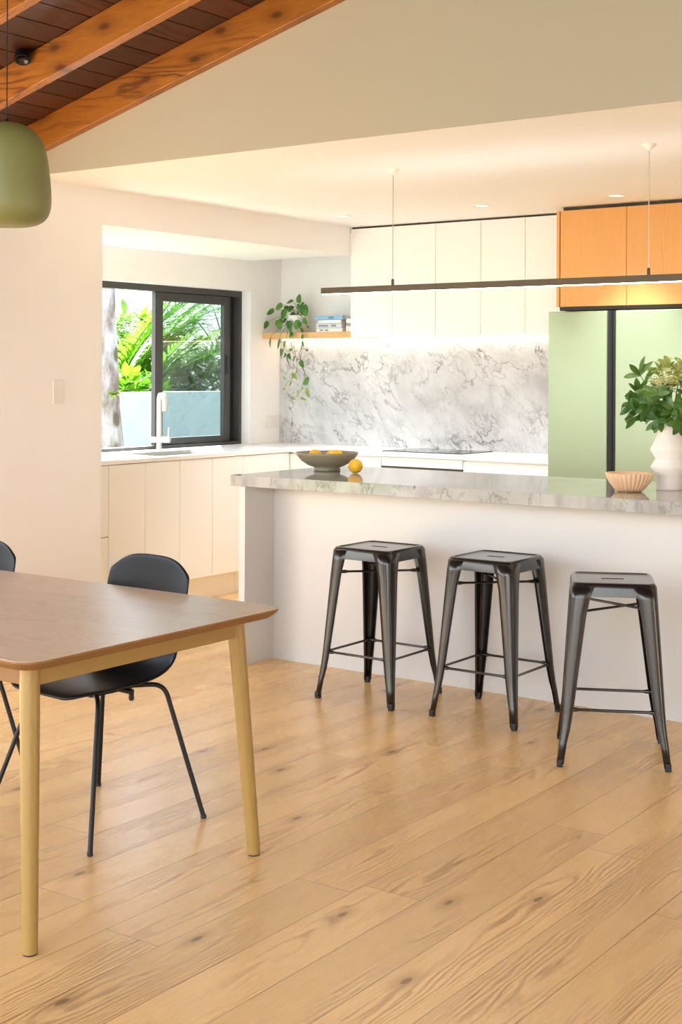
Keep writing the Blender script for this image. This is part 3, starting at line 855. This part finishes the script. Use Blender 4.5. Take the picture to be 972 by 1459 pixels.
for rx in (-0.664, 0.656):
    rd = MB().tube([(rx, 0, 0.0345), (rx, 0, ZC - 1.83 - 0.004)], 0.0022, 8).build('rod', M['rod'], t)
    MB().lathe([(0.007, 0.032), (0.007, 0.06), (0.003, 0.065)], 12, (rx, 0, 0), (False, True)).build('rod_grip', M['bronze'], rd)
    MB().lathe([(0.004, ZC - 1.83 - 0.03), (0.012, ZC - 1.83 - 0.022), (0.03, ZC - 1.83 - 0.007), (0.031, ZC - 1.83)], 24, (rx, 0, 0), (True, True)).build('ceiling_cup', M['switch'], rd)

for i, (dx, lb) in enumerate(((-5.08, 'recessed ceiling downlight nearest the window alcove'), (-4.075, 'recessed ceiling downlight in front of the white overhead cabinets'), (-3.22, 'recessed ceiling downlight in front of the timber cabinet'))):
    t = thing('downlight', lb, 'lamp', (dx, 7.13, ZC), 0, 'recessed kitchen downlights')
    MB().lathe([(0.052, 0.0), (0.052, -0.004), (0.043, -0.0045), (0.040, -0.001)], 28).build('trim_ring', M['switch'], t)
    MB().lathe([(0.040, -0.0012), (0.0, -0.0012)], 28).build('lens', M['down'], t)
    ld = bpy.data.lights.new('downlight_beam', 'SPOT'); ld.energy = 46; ld.color = (0.86, 0.94, 1.0); ld.spot_size = math.radians(80); ld.spot_blend = 0.7; ld.shadow_soft_size = 0.05
    lo = bpy.data.objects.new('downlight_beam', ld); C.collection.objects.link(lo); lo.parent = t; lo.location = (0, 0, -0.02)

# switch plates
t = thing('light_switch', 'white light switch plate on the left wall', 'switch', (XL, 5.036, 1.33))
MB().box(0.0005, -0.036, -0.063, 0.011, 0.036, 0.063).build('plate', M['switch'], t, bevel=0.003)
MB().box(0.0112, -0.012, -0.022, 0.0145, 0.012, 0.022).build('rocker', M['switch'], t, bevel=0.001)
t = thing('power_outlet', 'white power outlet plate between the window and the marble splashback', 'outlet', (XW, 7.94, 1.08))
MB().box(0.0005, -0.058, -0.042, 0.010, 0.058, 0.042).build('plate', M['switch'], t, bevel=0.003)
for q in (-0.028, 0.028):
    MB().box(0.0102, q - 0.009, 0.012, 0.013, q + 0.009, 0.028).build('rocker', M['switch'], t, bevel=0.001)

# ------------------------------------------------------------------ things on the island
bx, by = -4.21, 5.77
t = thing('fruit_bowl', 'wide olive stoneware bowl holding lemons on the marble island', 'bowl', (bx, by, ZI + 0.0005))
prof = [(0.0, 0.0), (0.068, 0.0), (0.070, 0.010), (0.064, 0.016), (0.100, 0.030), (0.135, 0.053), (0.156, 0.080), (0.163, 0.094), (0.160, 0.096), (0.152, 0.082), (0.130, 0.058), (0.096, 0.036), (0.05, 0.024), (0.0, 0.022)]
MB().lathe(prof, 56).build('bowl_body', M['oliveceramic'], t)
def lemon_mesh(r=0.033, L=0.043):
    m = MB(); prof = []
    for i in range(17):
        a = -PI / 2 + PI * i / 16
        z = L * math.sin(a); rr = r * math.cos(a) ** 0.85 if abs(math.cos(a)) > 1e-6 else 0.0
        if i in (15, 16): z += 0.004 if i == 16 else 0.002
        if i == 0: z -= 0.002
        prof.append((max(rr, 0.0), z))
    m.lathe(prof, 24); return m
def lemon(x, y, z, rx, rz, lb, sc=1.0):
    t = thing('lemon', lb, 'lemon', (x, y, z), 0, 'lemons')
    t.rotation_euler = (rx, 0, rz); t.scale = (sc, sc, sc)
    lemon_mesh().build('fruit', M['lemon'], t, subs=1)
    MB().lathe([(0.0, 0.0455), (0.004, 0.046), (0.0045, 0.0435)], 10).build('stem_end', M['stem'], t)
lemon(-3.985, 5.705, ZI + 0.0335 * 1.1, 1.45, 0.9, 'single yellow lemon lying on the marble beside the bowl', 1.1)
lemon(bx - 0.062, by - 0.02, ZI + 0.0775, 1.5, 0.4, 'yellow lemon in the left part of the olive bowl')
lemon(bx + 0.020, by + 0.035, ZI + 0.0745, 1.55, 2.2, 'yellow lemon in the middle of the olive bowl')
lemon(bx + 0.074, by - 0.02, ZI + 0.0835, 1.5, 1.3, 'yellow lemon in the right part of the olive bowl, lowest behind the rim', 0.9)

t = thing('ribbed_bowl', 'small peach ribbed bowl on the right of the marble island', 'bowl', (-2.452, 5.575, ZI + 0.0005))
def ribs(a, r, z):
    return 1.0 + 0.10 * abs(math.sin(a * 15)) ** 0.8 * (1 if r > 0.03 else 0)
out = [(0.0, 0.0), (0.046, 0.0), (0.060, 0.012), (0.078, 0.035), (0.090, 0.060), (0.0955, 0.077), (0.0945, 0.080)]
m = MB().lathe(out, 180, mod=ribs)
m.lathe([(0.0945 * 1.0, 0.080), (0.088, 0.079), (0.080, 0.058), (0.062, 0.030), (0.03, 0.014), (0.0, 0.013)], 180, mod=lambda a, r, z: 1 + 0.10 * abs(math.sin(a * 15)) ** 0.8 * max(0, (r - 0.088) / 0.0065))
m.build('bowl_body', M['peach'], t, weld=True)

vx, vy = -2.350, 5.765
t = thing('vase', 'white zigzag ceramic vase with leafy flowers at the right end of the island', 'vase', (vx, vy, ZI + 0.0005))
prof = [(0.0, 0.0), (0.053, 0.0), (0.055, 0.004), (0.054, 0.055), (0.056, 0.066), (0.079, 0.096), (0.080, 0.101), (0.060, 0.132), (0.060, 0.138), (0.081, 0.173), (0.081, 0.180), (0.060, 0.222), (0.050, 0.246), (0.049, 0.280), (0.052, 0.292),
        (0.047, 0.292), (0.044, 0.278), (0.045, 0.246), (0.054, 0.222), (0.072, 0.178), (0.052, 0.135), (0.070, 0.099), (0.048, 0.06), (0.047, 0.01), (0.0, 0.008)]
MB().lathe(prof, 56).build('vase_body', M['vase'], t)

# bouquet: leafy branches ending in rosettes, cream blossom in the middle
t = thing('flower_bouquet', 'bunch of dark leafy branches with cream blossom standing in the white vase', 'flowers', (vx, vy, ZI))
rb = random.Random(11)
def branch(tip, nl, ll, lw, mat='bouq', nm='leafy_branch', spread=1.0, along=4):
    tip = Vector(tip); root = Vector((rb.uniform(-0.018, 0.018), rb.uniform(-0.018, 0.018), 0.18))
    mid = Vector((tip.x * 0.28, tip.y * 0.28, 0.34))
    pts = [root.lerp(mid, q).lerp(mid.lerp(tip, q), q) for q in [i / 8 for i in range(9)]]
    bm = MB().tube(pts, [0.0036 - 0.0002 * i for i in range(9)], 6)
    o = bm.build(nm, M['stem'], t)
    lf = MB()
    d = (pts[-1] - pts[-3]).normalized()
    a0 = rb.uniform(0, 6)
    for i in range(nl):
        a = a0 + i * 2.4
        s = d.orthogonal().normalized(); s.rotate(Matrix.Rotation(a, 3, d))
        dirv = (d * rb.uniform(0.25, 0.9) + s * spread).normalized()
        L = ll * rb.uniform(0.75, 1.1)
        lf.leaf(tip - d * rb.uniform(0, 0.03), dirv, d * 0.35 + Vector((0.5, -0.9, 0.45)) + Vector((rb.uniform(-0.5, 0.5), 0, rb.uniform(-0.4, 0.4))), L, lw * rb.uniform(0.85, 1.15), rb.uniform(0.05, 0.3), 7, 0.18, ob=True)
    for i in range(along):
        q = 0.5 + 0.45 * i / max(1, along - 1)
        p = pts[int(q * 8)]
        s = d.orthogonal().normalized(); s.rotate(Matrix.Rotation(a0 + i * 2.1, 3, d))
        lf.leaf(p, (d * 0.5 + s).normalized(), d * 0.35 + Vector((0.5, -0.9, 0.45)), ll * rb.uniform(0.7, 1.0), lw, rb.uniform(0.1, 0.4), 7, 0.18, ob=True)
    lf.build('leaves', M[mat], o)
for tip, nl, ll, lw in (((-0.135, -0.02, 0.515), 7, 0.088, 0.026), ((-0.150, 0.00, 0.425), 8, 0.085, 0.027), ((-0.165, -0.05, 0.385), 7, 0.080, 0.026), ((-0.130, -0.08, 0.335), 8, 0.085, 0.030),
                        ((-0.060, -0.10, 0.375), 9, 0.080, 0.028), ((-0.010, -0.12, 0.42), 9, 0.080, 0.028), ((0.060, -0.09, 0.36), 9, 0.08, 0.028), ((0.120, -0.03, 0.42), 8, 0.085, 0.028),
                        ((0.15, 0.03, 0.48), 8, 0.085, 0.027), ((-0.07, 0.08, 0.44), 8, 0.085, 0.027), ((0.06, 0.1, 0.42), 8, 0.085, 0.027), ((-0.02, -0.075, 0.31), 8, 0.075, 0.027), ((0.10, -0.10, 0.30), 8, 0.08, 0.027), ((-0.10, 0.0, 0.36), 8, 0.08, 0.027)):
    branch(tip, nl, ll, lw)
for tip in ((0.01, 0.0, 0.555), (-0.055, 0.02, 0.53), (0.08, -0.02, 0.54)):
    branch(tip, 5, 0.075, 0.026, 'bouqpale', 'pale_branch', 0.7, 2)
for cx, cy, cz in ((0.02, -0.02, 0.485), (-0.035, 0.0, 0.46), (0.08, 0.0, 0.49), (0.03, 0.03, 0.52)):
    m = MB(); m.tube([(0, 0, 0.2), (cx * 0.5, cy * 0.5, 0.34), (cx, cy, cz - 0.03)], 0.003, 6)
    o = m.build('blossom_stem', M['stem'], t)
    fl = MB()
    for i in range(90):
        p = Vector((cx, cy, cz)) + Vector((rb.gauss(0, 0.024), rb.gauss(0, 0.024), rb.gauss(0, 0.024)))
        for q in range(4):
            a = q * PI / 2 + rb.random()
            fl.leaf(p, (math.cos(a), math.sin(a) * 0.6 - 0.2, rb.uniform(-0.5, 0.9)), (0, -0.6, 1), 0.011, 0.007, 0.1, 2, 0.1)
    fl.build('blossom', M['blossom'], o)

# ------------------------------------------------------------------ shelf: books and trailing plant
def book(x0, x1, y0, y1, z0, h, cover, lb, title=None):
    t = thing('book', lb, 'book', (x0, y0, z0), 0, 'stacked books on the oak shelf')
    w, dpt = x1 - x0, y1 - y0
    cv = MB(); cv.box(0, 0, 0, w, dpt, 0.0022); cv.box(0, 0, h - 0.0022, w, dpt, h); cv.box(0, 0, 0.0022, w, 0.003, h - 0.0022)
    cv.build('cover', M[cover], t, bevel=0.0006)
    MB().box(0.004, 0.0032, 0.0024, w - 0.004, dpt - 0.004, h - 0.0024).build('pages', M['paper'], t)
    if title:
        tt = MB()
        for a, b, gw in title:
            x = a
            while x < b:
                g = gw * rb.uniform(0.6, 1.2)
                tt.box(x, -0.0006, h * 0.28, x + g, 0.0002, h * 0.72)
                x += g + gw * 0.6
        tt.build('spine_title', M['ink'], t)
zs = 1.7225
book(-5.825, -5.60, 7.85, 8.02, zs, 0.027, 'bookwhite', 'thin white book at the bottom of the stack on the shelf', [(0.03, 0.06, 0.004), (0.075, 0.105, 0.004)])
book(-5.828, -5.61, 7.852, 8.02, zs + 0.029, 0.031, 'bookpale', 'pale grey book with bold dark spine lettering, second from the bottom of the stack', [(0.02, 0.095, 0.006), (0.13, 0.17, 0.003)])
book(-5.815, -5.615, 7.855, 8.02, zs + 0.062, 0.023, 'bookwhite', 'plain white book under the blue book on the shelf')
book(-5.84, -5.60, 7.852, 8.02, zs + 0.0870, 0.027, 'bookblue', 'pale blue book on top of the shelf stack', [(0.12, 0.16, 0.003)])
book(-5.585, -5.45, 7.87, 8.02, zs, 0.040, 'bookwhite', 'cream book lying against the white overhead cabinet, lowest of its stack')
book(-5.58, -5.45, 7.87, 8.02, zs + 0.0405, 0.020, 'bookgrey', 'grey book in the middle of the stack against the overhead cabinet')
book(-5.585, -5.45, 7.872, 8.02, zs + 0.061, 0.030, 'bookwhite', 'cream book above the grey book against the overhead cabinet')
book(-5.59, -5.45, 7.87, 8.02, zs + 0.0915, 0.018, 'bookgrey', 'grey book on top of the stack against the overhead cabinet')

t = thing('trailing_plant', 'trailing heart-leaf plant in a white pot on the oak shelf', 'plant', (-6.06, 7.935, 1.7225))
MB().lathe([(0.0, 0.0), (0.052, 0.0), (0.060, 0.01), (0.070, 0.075), (0.074, 0.125), (0.070, 0.127), (0.066, 0.12), (0.06, 0.105), (0.0, 0.104)], 40).build('pot', M['pot'], t)
MB().lathe([(0.0, 0.106), (0.062, 0.106), (0.062, 0.1055)], 24).build('soil', M['soil'], t)
CROWN = [(-0.178, 0.151, -0.095, 0.071, 0.05, 3.49), (-0.207, 0.056, -0.105, 0.062, 0.052, 4.1), (-0.122, 0.19, -0.065, 0.067, 0.052, 3.58), (-0.047, 0.225, -0.035, 0.058, 0.025, 3.49), (0.025, 0.247, -0.015, 0.068, 0.067, 1.4), (0.119, 0.153, -0.075, 0.092, 0.071, 5.24), (-0.061, 0.132, -0.085, 0.079, 0.052, 4.36), (-0.073, 0.18, 0.015, 0.067, 0.046, 0.35), (-0.09, 0.062, -0.095, 0.079, 0.067, 5.06), (-0.006, 0.054, -0.095, 0.062, 0.067, 4.54), (0.062, 0.054, -0.085, 0.067, 0.065, 4.1), (0.023, 0.014, -0.115, 0.071, 0.03, 4.71), (0.131, 0.08, -0.085, 0.054, 0.037, 5.41), (0.016, 0.189, -0.005, 0.05, 0.042, 2.09), (-0.131, 0.186, 0.035, 0.05, 0.037, 2.79), (0.032, 0.206, 0.015, 0.046, 0.037, 0.7), (-0.082, 0.131, 0.055, 0.05, 0.042, 5.24), (-0.144, 0.089, 0.025, 0.05, 0.042, 3.84), (0.007, 0.112, 0.035, 0.05, 0.046, 5.76), (0.168, 0.038, -0.095, 0.035, 0.015, 5.67), (0.124, 0.014, -0.105, 0.037, 0.017, 5.24)]
VINES = [([(-0.027, -0.085, 0.066), (-0.093, -0.135, 0.008), (-0.135, -0.135, -0.025), (-0.145, -0.135, -0.049)], [(-0.145, -0.075, -0.135, 0.071, 0.032, 4.68)]), ([(-0.006, -0.085, 0.066), (-0.04, -0.135, -0.001), (-0.055, -0.135, -0.042), (-0.063, -0.135, -0.067)], [(-0.067, -0.083, -0.135, 0.079, 0.022, 4.5)]), ([(0.005, -0.085, 0.066), (0.012, -0.135, -0.002), (0.002, -0.135, -0.067), (-0.018, -0.135, -0.125), (-0.002, -0.135, -0.166), (0.024, -0.135, -0.2)], [(-0.016, -0.089, -0.135, 0.054, 0.022, 4.57), (-0.039, -0.141, -0.135, 0.052, 0.03, 4.71), (-0.01, -0.166, -0.135, 0.042, 0.018, 4.19), (0.023, -0.198, -0.145, 0.079, 0.028, 4.97), (0.032, -0.172, -0.135, 0.05, 0.022, 5.06)]), ([(0.015, -0.085, 0.066), (0.044, -0.135, -0.01), (0.049, -0.135, -0.068), (0.06, -0.135, -0.125), (0.07, -0.135, -0.167)], [(0.048, -0.081, -0.135, 0.023, 0.015, 4.71), (0.039, -0.125, -0.135, 0.035, 0.023, 3.49), (0.071, -0.192, -0.135, 0.046, 0.018, 4.54), (0.044, -0.018, -0.135, 0.042, 0.037, 4.01)]), ([(0.067, -0.085, 0.064), (0.142, -0.135, -0.003), (0.152, -0.135, -0.061), (0.132, -0.135, -0.126), (0.129, -0.135, -0.192), (0.158, -0.135, -0.257), (0.166, -0.125, -0.29), (0.182, -0.125, -0.322)], [(0.147, -0.034, -0.135, 0.035, 0.027, 4.36), (0.152, -0.085, -0.135, 0.042, 0.03, 5.06), (0.135, -0.119, -0.135, 0.04, 0.02, 4.45), (0.188, -0.128, -0.135, 0.03, 0.015, 5.85), (0.143, -0.226, -0.135, 0.06, 0.037, 5.41), (0.19, -0.34, -0.135, 0.058, 0.043, 1.05), (0.174, -0.367, -0.135, 0.05, 0.015, 6.11)]), ([(0.026, -0.085, 0.066), (0.052, -0.125, -0.018), (0.073, -0.125, -0.125), (0.089, -0.125, -0.2), (0.102, -0.135, -0.241), (0.092, -0.135, -0.282), (0.045, -0.135, -0.339), (0.007, -0.125, -0.356), (-0.014, -0.125, -0.398)], [(0.076, -0.311, -0.135, 0.067, 0.032, 5.67), (-0.012, -0.327, -0.135, 0.037, 0.015, 5.67), (0.041, -0.368, -0.135, 0.04, 0.012, 4.28), (-0.017, -0.406, -0.135, 0.033, 0.01, 3.84), (0.099, -0.282, -0.135, 0.025, 0.012, 4.36)]), ([(0.078, -0.085, 0.064), (0.139, -0.125, -0.019), (0.138, -0.125, -0.126), (0.125, -0.125, -0.2), (0.143, -0.135, -0.241), (0.169, -0.135, -0.29), (0.159, -0.135, -0.347), (0.139, -0.135, -0.404), (0.09, -0.125, -0.454), (0.038, -0.125, -0.456), (-0.009, -0.125, -0.422)], [(0.195, -0.43, -0.135, 0.067, 0.033, 5.06), (0.108, -0.434, -0.135, 0.052, 0.018, 4.63), (0.16, -0.472, -0.135, 0.058, 0.018, 6.02), (0.067, -0.47, -0.135, 0.05, 0.017, 6.11), (0.151, -0.4, -0.135, 0.025, 0.012, 4.19)])]
rp = random.Random(5)
def pleaf(o_mb, base, tipdir, L, W, face):
    o_mb.leaf(base, tipdir, face, L, W, 0.15, 6, 0.12, heart=True)
fo = MB(); fst = MB()
for (x, z, y, L, W, ang) in CROWN:
    d = Vector((math.cos(ang), -0.25, math.sin(ang))); c = Vector((x, y, z))
    b = c - d.normalized() * L * 0.5
    pleaf(fo, b, d, L, W, (rp.uniform(-0.3, 0.3), -1, rp.uniform(0.1, 0.7)))
    r0 = Vector((rp.uniform(-0.03, 0.03), rp.uniform(-0.03, 0.03), 0.105)); mid = (r0 + b) / 2 + Vector((0, 0, 0.05))
    fst.tube([r0.lerp(mid, q).lerp(mid.lerp(b, q), q) for q in (0, 0.2, 0.4, 0.6, 0.8, 1.0)], 0.0016, 5)
fo.build('foliage', M['leafdark'], t)
fst.build('leaf_stalks', M['stem'], t)
for pts, leaves in VINES:
    v = MB()
    P = [Vector(p) for p in pts]; cr = []
    for i in range(len(P) - 1):
        a, b, c_, d_ = P[max(0, i - 1)], P[i], P[i + 1], P[min(len(P) - 1, i + 2)]
        for q in (0, 0.25, 0.5, 0.75):
            cr.append(0.5 * ((2 * b) + (c_ - a) * q + (2 * a - 5 * b + 4 * c_ - d_) * q * q + (3 * b - a - 3 * c_ + d_) * q ** 3))
    cr.append(P[-1])
    v.tube(cr, 0.0015, 5)
    vo = v.build('vine', M['stem'], t)
    lf = MB()
    for (x, z, y, L, W, ang) in leaves:
        d = Vector((math.cos(ang), -0.2, math.sin(ang))); b = Vector((x, y, z)) - d.normalized() * L * 0.5
        pleaf(lf, b, d, L, W, (rp.uniform(-0.7, 0.7), -1, rp.uniform(0.0, 0.5)))
        near = min(cr, key=lambda p: (p - b).length)
        lf.tube([near, b], 0.0011, 4)
    lf.build('leaves', M['leaflime' if leaves[0][1] < -0.15 else 'leafdark'], vo)

# ------------------------------------------------------------------ garden
struct(MB().box(-40, -25, -0.6, XL - 1.4, 40, -0.15).build('ground', M['lawn']), 'garden lawn')
struct(MB().box(-9.8, -2.0, -0.15, -9.55, 16.0, 1.235).build('wall_garden', M['concrete']), 'pale concrete garden wall outside the window')
struct(MB().box(-9.5, -14.0, -0.16, XL - 0.21, 4.3, -0.05).build('bounce_paving', M['paving']), 'unseen pale paving added to bounce sun in through the glazed doors')  # out-of-view bright surface added to throw sunlight up onto the ceilings
t = thing('tree', 'pale spotted tree trunk outside the left part of the window', 'tree', (-8.5, 8.53, -0.15))
tr = MB(); pts = []; rr = []
for i in range(15):
    q = i / 14; z = q * 6.0
    pts.append((0.02 * math.sin(z * 3), 0.03 - 0.075 * z / 1.0 * 0.9 + 0.012 * math.sin(z * 5), z)); rr.append(0.125 - 0.012 * z + 0.006 * math.sin(z * 9))
tr.tube(pts, rr, 20).build('trunk', M['bark'], t)
fn = MB()
for i in range(26):
    a = rp.uniform(-2.6, 0.4); 
    fn.leaf((0.10, -0.075 - 0.02, 1.38), (math.cos(a) * 0.5 + 0.3, math.sin(a) * 0.8, rp.uniform(0.1, 1.0)), (0, 0, 1), rp.uniform(0.10, 0.2), 0.014, 0.5, 4)
fn.build('fern_tuft', M['leaflime'], t)

def frond(mb, base, az, el, L, nl=52, ll=0.40, droop=0.95, lw=0.030):
    base = Vector(base); pts = []
    h = Vector((math.cos(az), math.sin(az), 0)); p = base.copy(); e = el
    N = 14
    for i in range(N + 1):
        pts.append(p.copy())
        p = p + (h * math.cos(e) + Vector((0, 0, 1)) * math.sin(e)) * (L / N)
        e -= droop / N
    mb.tube(pts, [0.016 * (1 - 0.8 * i / N) + 0.002 for i in range(N + 1)], 5)
    for i in range(nl):
        q = 0.12 + 0.88 * i / nl
        f = q * N; j = min(N - 1, int(f)); c = pts[j].lerp(pts[j + 1], f - j); tg = (pts[j + 1] - pts[j]).normalized()
        sd = tg.cross(Vector((0, 0, 1))).normalized()
        l = ll * (0.45 + 0.75 * math.sin(PI * min(1, q * 0.85 + 0.1)))
        for s in (-1, 1):
            d = (tg * 0.75 + sd * s + Vector((0, 0, rp.uniform(-0.25, 0.15)))).normalized()
            mb.leaf(c, d, Vector((0, 0, 1)), l * rp.uniform(0.85, 1.1), lw, 0.25, 3, 0.25)
def palm(label, loc, h, nf, L, mat, lean=0.0, elr=(0.2, 1.35)):
    t = thing('palm', label, 'palm', loc, 0, 'garden palms')
    MB().tube([(0, 0, 0), (lean * 0.4, 0, h * 0.5), (lean, 0, h)], [0.13, 0.10, 0.09], 12).build('trunk', M['bark'], t)
    for i in range(nf):
        m = MB(); frond(m, (lean, 0, h), i * 2.399 + rp.uniform(-0.2, 0.2), elr[0] + (elr[1] - elr[0]) * ((i * 0.618) % 1), L * rp.uniform(0.85, 1.1))
        m.build('frond', M[mat], t)
palm('bright green palm behind the concrete wall, seen through the open window', (-11.0, 11.35, -0.15), 0.8, 24, 1.6, 'palm', elr=(0.35, 1.45))
palm('tall bright palm further back beside the tree trunk', (-12.7, 13.1, -0.15), 1.1, 24, 2.2, 'palm', elr=(0.35, 1.45))
palm('bright palm behind the left edge of the window', (-12.0, 12.0, -0.15), 1.0, 22, 1.9, 'palm', elr=(0.4, 1.45))
palm('deep green palm behind the right hand window pane', (-11.9, 13.8, -0.15), 0.8, 18, 2.0, 'palmdeep', elr=(0.5, 1.45))
palm('deep green palm filling the upper part of the right hand pane', (-13.6, 16.1, -0.15), 1.4, 18, 2.6, 'palmdeep', elr=(0.5, 1.45))
def shrub(label, loc, rx, ry, rz, n, mat, L=0.12, grp='garden shrubs', seed=1):
    rr_ = random.Random(seed)
    t = thing('shrub', label, 'shrub', loc, 0, grp)
    st_ = MB()
    for i in range(6):
        a = i * 1.05
        st_.tube([(0, 0, 0), (rx * 0.3 * math.cos(a), ry * 0.3 * math.sin(a), rz * 0.6), (rx * 0.6 * math.cos(a), ry * 0.6 * math.sin(a), rz * 1.3)], 0.02, 6)
    st_.build('branches', M['bark'], t)
    m = MB()
    for i in range(n):
        u = Vector((rr_.gauss(0, 1), rr_.gauss(0, 1), rr_.gauss(0, 1))).normalized() * rr_.uniform(0.55, 1.0)
        p = Vector((u.x * rx, u.y * ry, rz + u.z * rz * 0.95))
        d = (u + Vector((rr_.uniform(-1, 1), rr_.uniform(-1, 1), rr_.uniform(-0.8, 0.6)))).normalized()
        m.leaf(p, d, Vector((0, 0, 1)) + u * 0.5, L * rr_.uniform(0.7, 1.3), L * 0.42, 0.2, 3, 0.15)
    m.build('foliage', M[mat], t)
    return t
shrub('leafy green shrub just behind the concrete wall left of the window sash', (-10.5, 10.75, -0.15), 0.40, 0.7, 0.84, 900, 'palm', 0.22, seed=3)
shrub('low green shrub behind the concrete wall near the tree', (-10.5, 9.0, -0.15), 0.40, 0.7, 0.80, 700, 'palmdeep', 0.24, seed=4)
shrub('dense dark shrub behind the wall in the right pane', (-10.7, 12.4, -0.15), 0.55, 0.85, 1.0, 1300, 'shrub', 0.16, seed=5)
shrub('big dark shrub at the far right of the garden', (-11.6, 15.0, -0.15), 0.8, 1.3, 1.7, 1900, 'shrub', 0.17, seed=6)
shrub('pale green shrub in front of the wall below the right pane', (-9.0, 10.5, -0.15), 0.30, 0.5, 0.4, 500, 'shrub', 0.12, seed=8)
shrub('big leafy bush in the background behind the palms', (-15.2, 15.2, -0.15), 0.8, 2.2, 1.30, 2600, 'palm', 0.26, seed=9)

# ------------------------------------------------------------------ daylight
wd = bpy.data.worlds.new('sky'); C.world = wd; wd.use_nodes = True
nt = wd.node_tree
bg = nt.nodes['Background']
sky = nt.nodes.new('ShaderNodeTexSky'); sky.sky_type = 'NISHITA'; sky.sun_disc = False
sky.sun_elevation = math.radians(52); sky.sun_rotation = math.radians(200); sky.dust_density = 2.5
wm = nt.nodes.new('ShaderNodeMix'); wm.data_type = 'RGBA'; wm.inputs[0].default_value = 0.72
hz = nt.nodes.new('ShaderNodeTexCoord')
cn = nt.nodes.new('ShaderNodeTexNoise'); cn.inputs['Scale'].default_value = 2.2; cn.inputs['Detail'].default_value = 5
nt.links.new(hz.outputs['Generated'], cn.inputs['Vector'])
cr_ = nt.nodes.new('ShaderNodeValToRGB')
cr_.color_ramp.elements[0].color = (1.35, 1.40, 1.48, 1); cr_.color_ramp.elements[1].color = (1.95, 1.97, 2.0, 1)
nt.links.new(cn.outputs['Fac'], cr_.inputs[0])
nt.links.new(sky.outputs[0], wm.inputs[6]); nt.links.new(cr_.outputs[0], wm.inputs[7])
nt.links.new(wm.outputs[2], bg.inputs[0])
bg.inputs[1].default_value = 1.0
sd = bpy.data.lights.new('sun', 'SUN'); sd.energy = 15.0; sd.angle = math.radians(1.0); sd.color = (1.0, 0.98, 0.95)
so_ = bpy.data.objects.new('sun', sd); C.collection.objects.link(so_)
so_.rotation_euler = Vector((0.45, -0.50, -0.74)).to_track_quat('-Z', 'Y').to_euler()
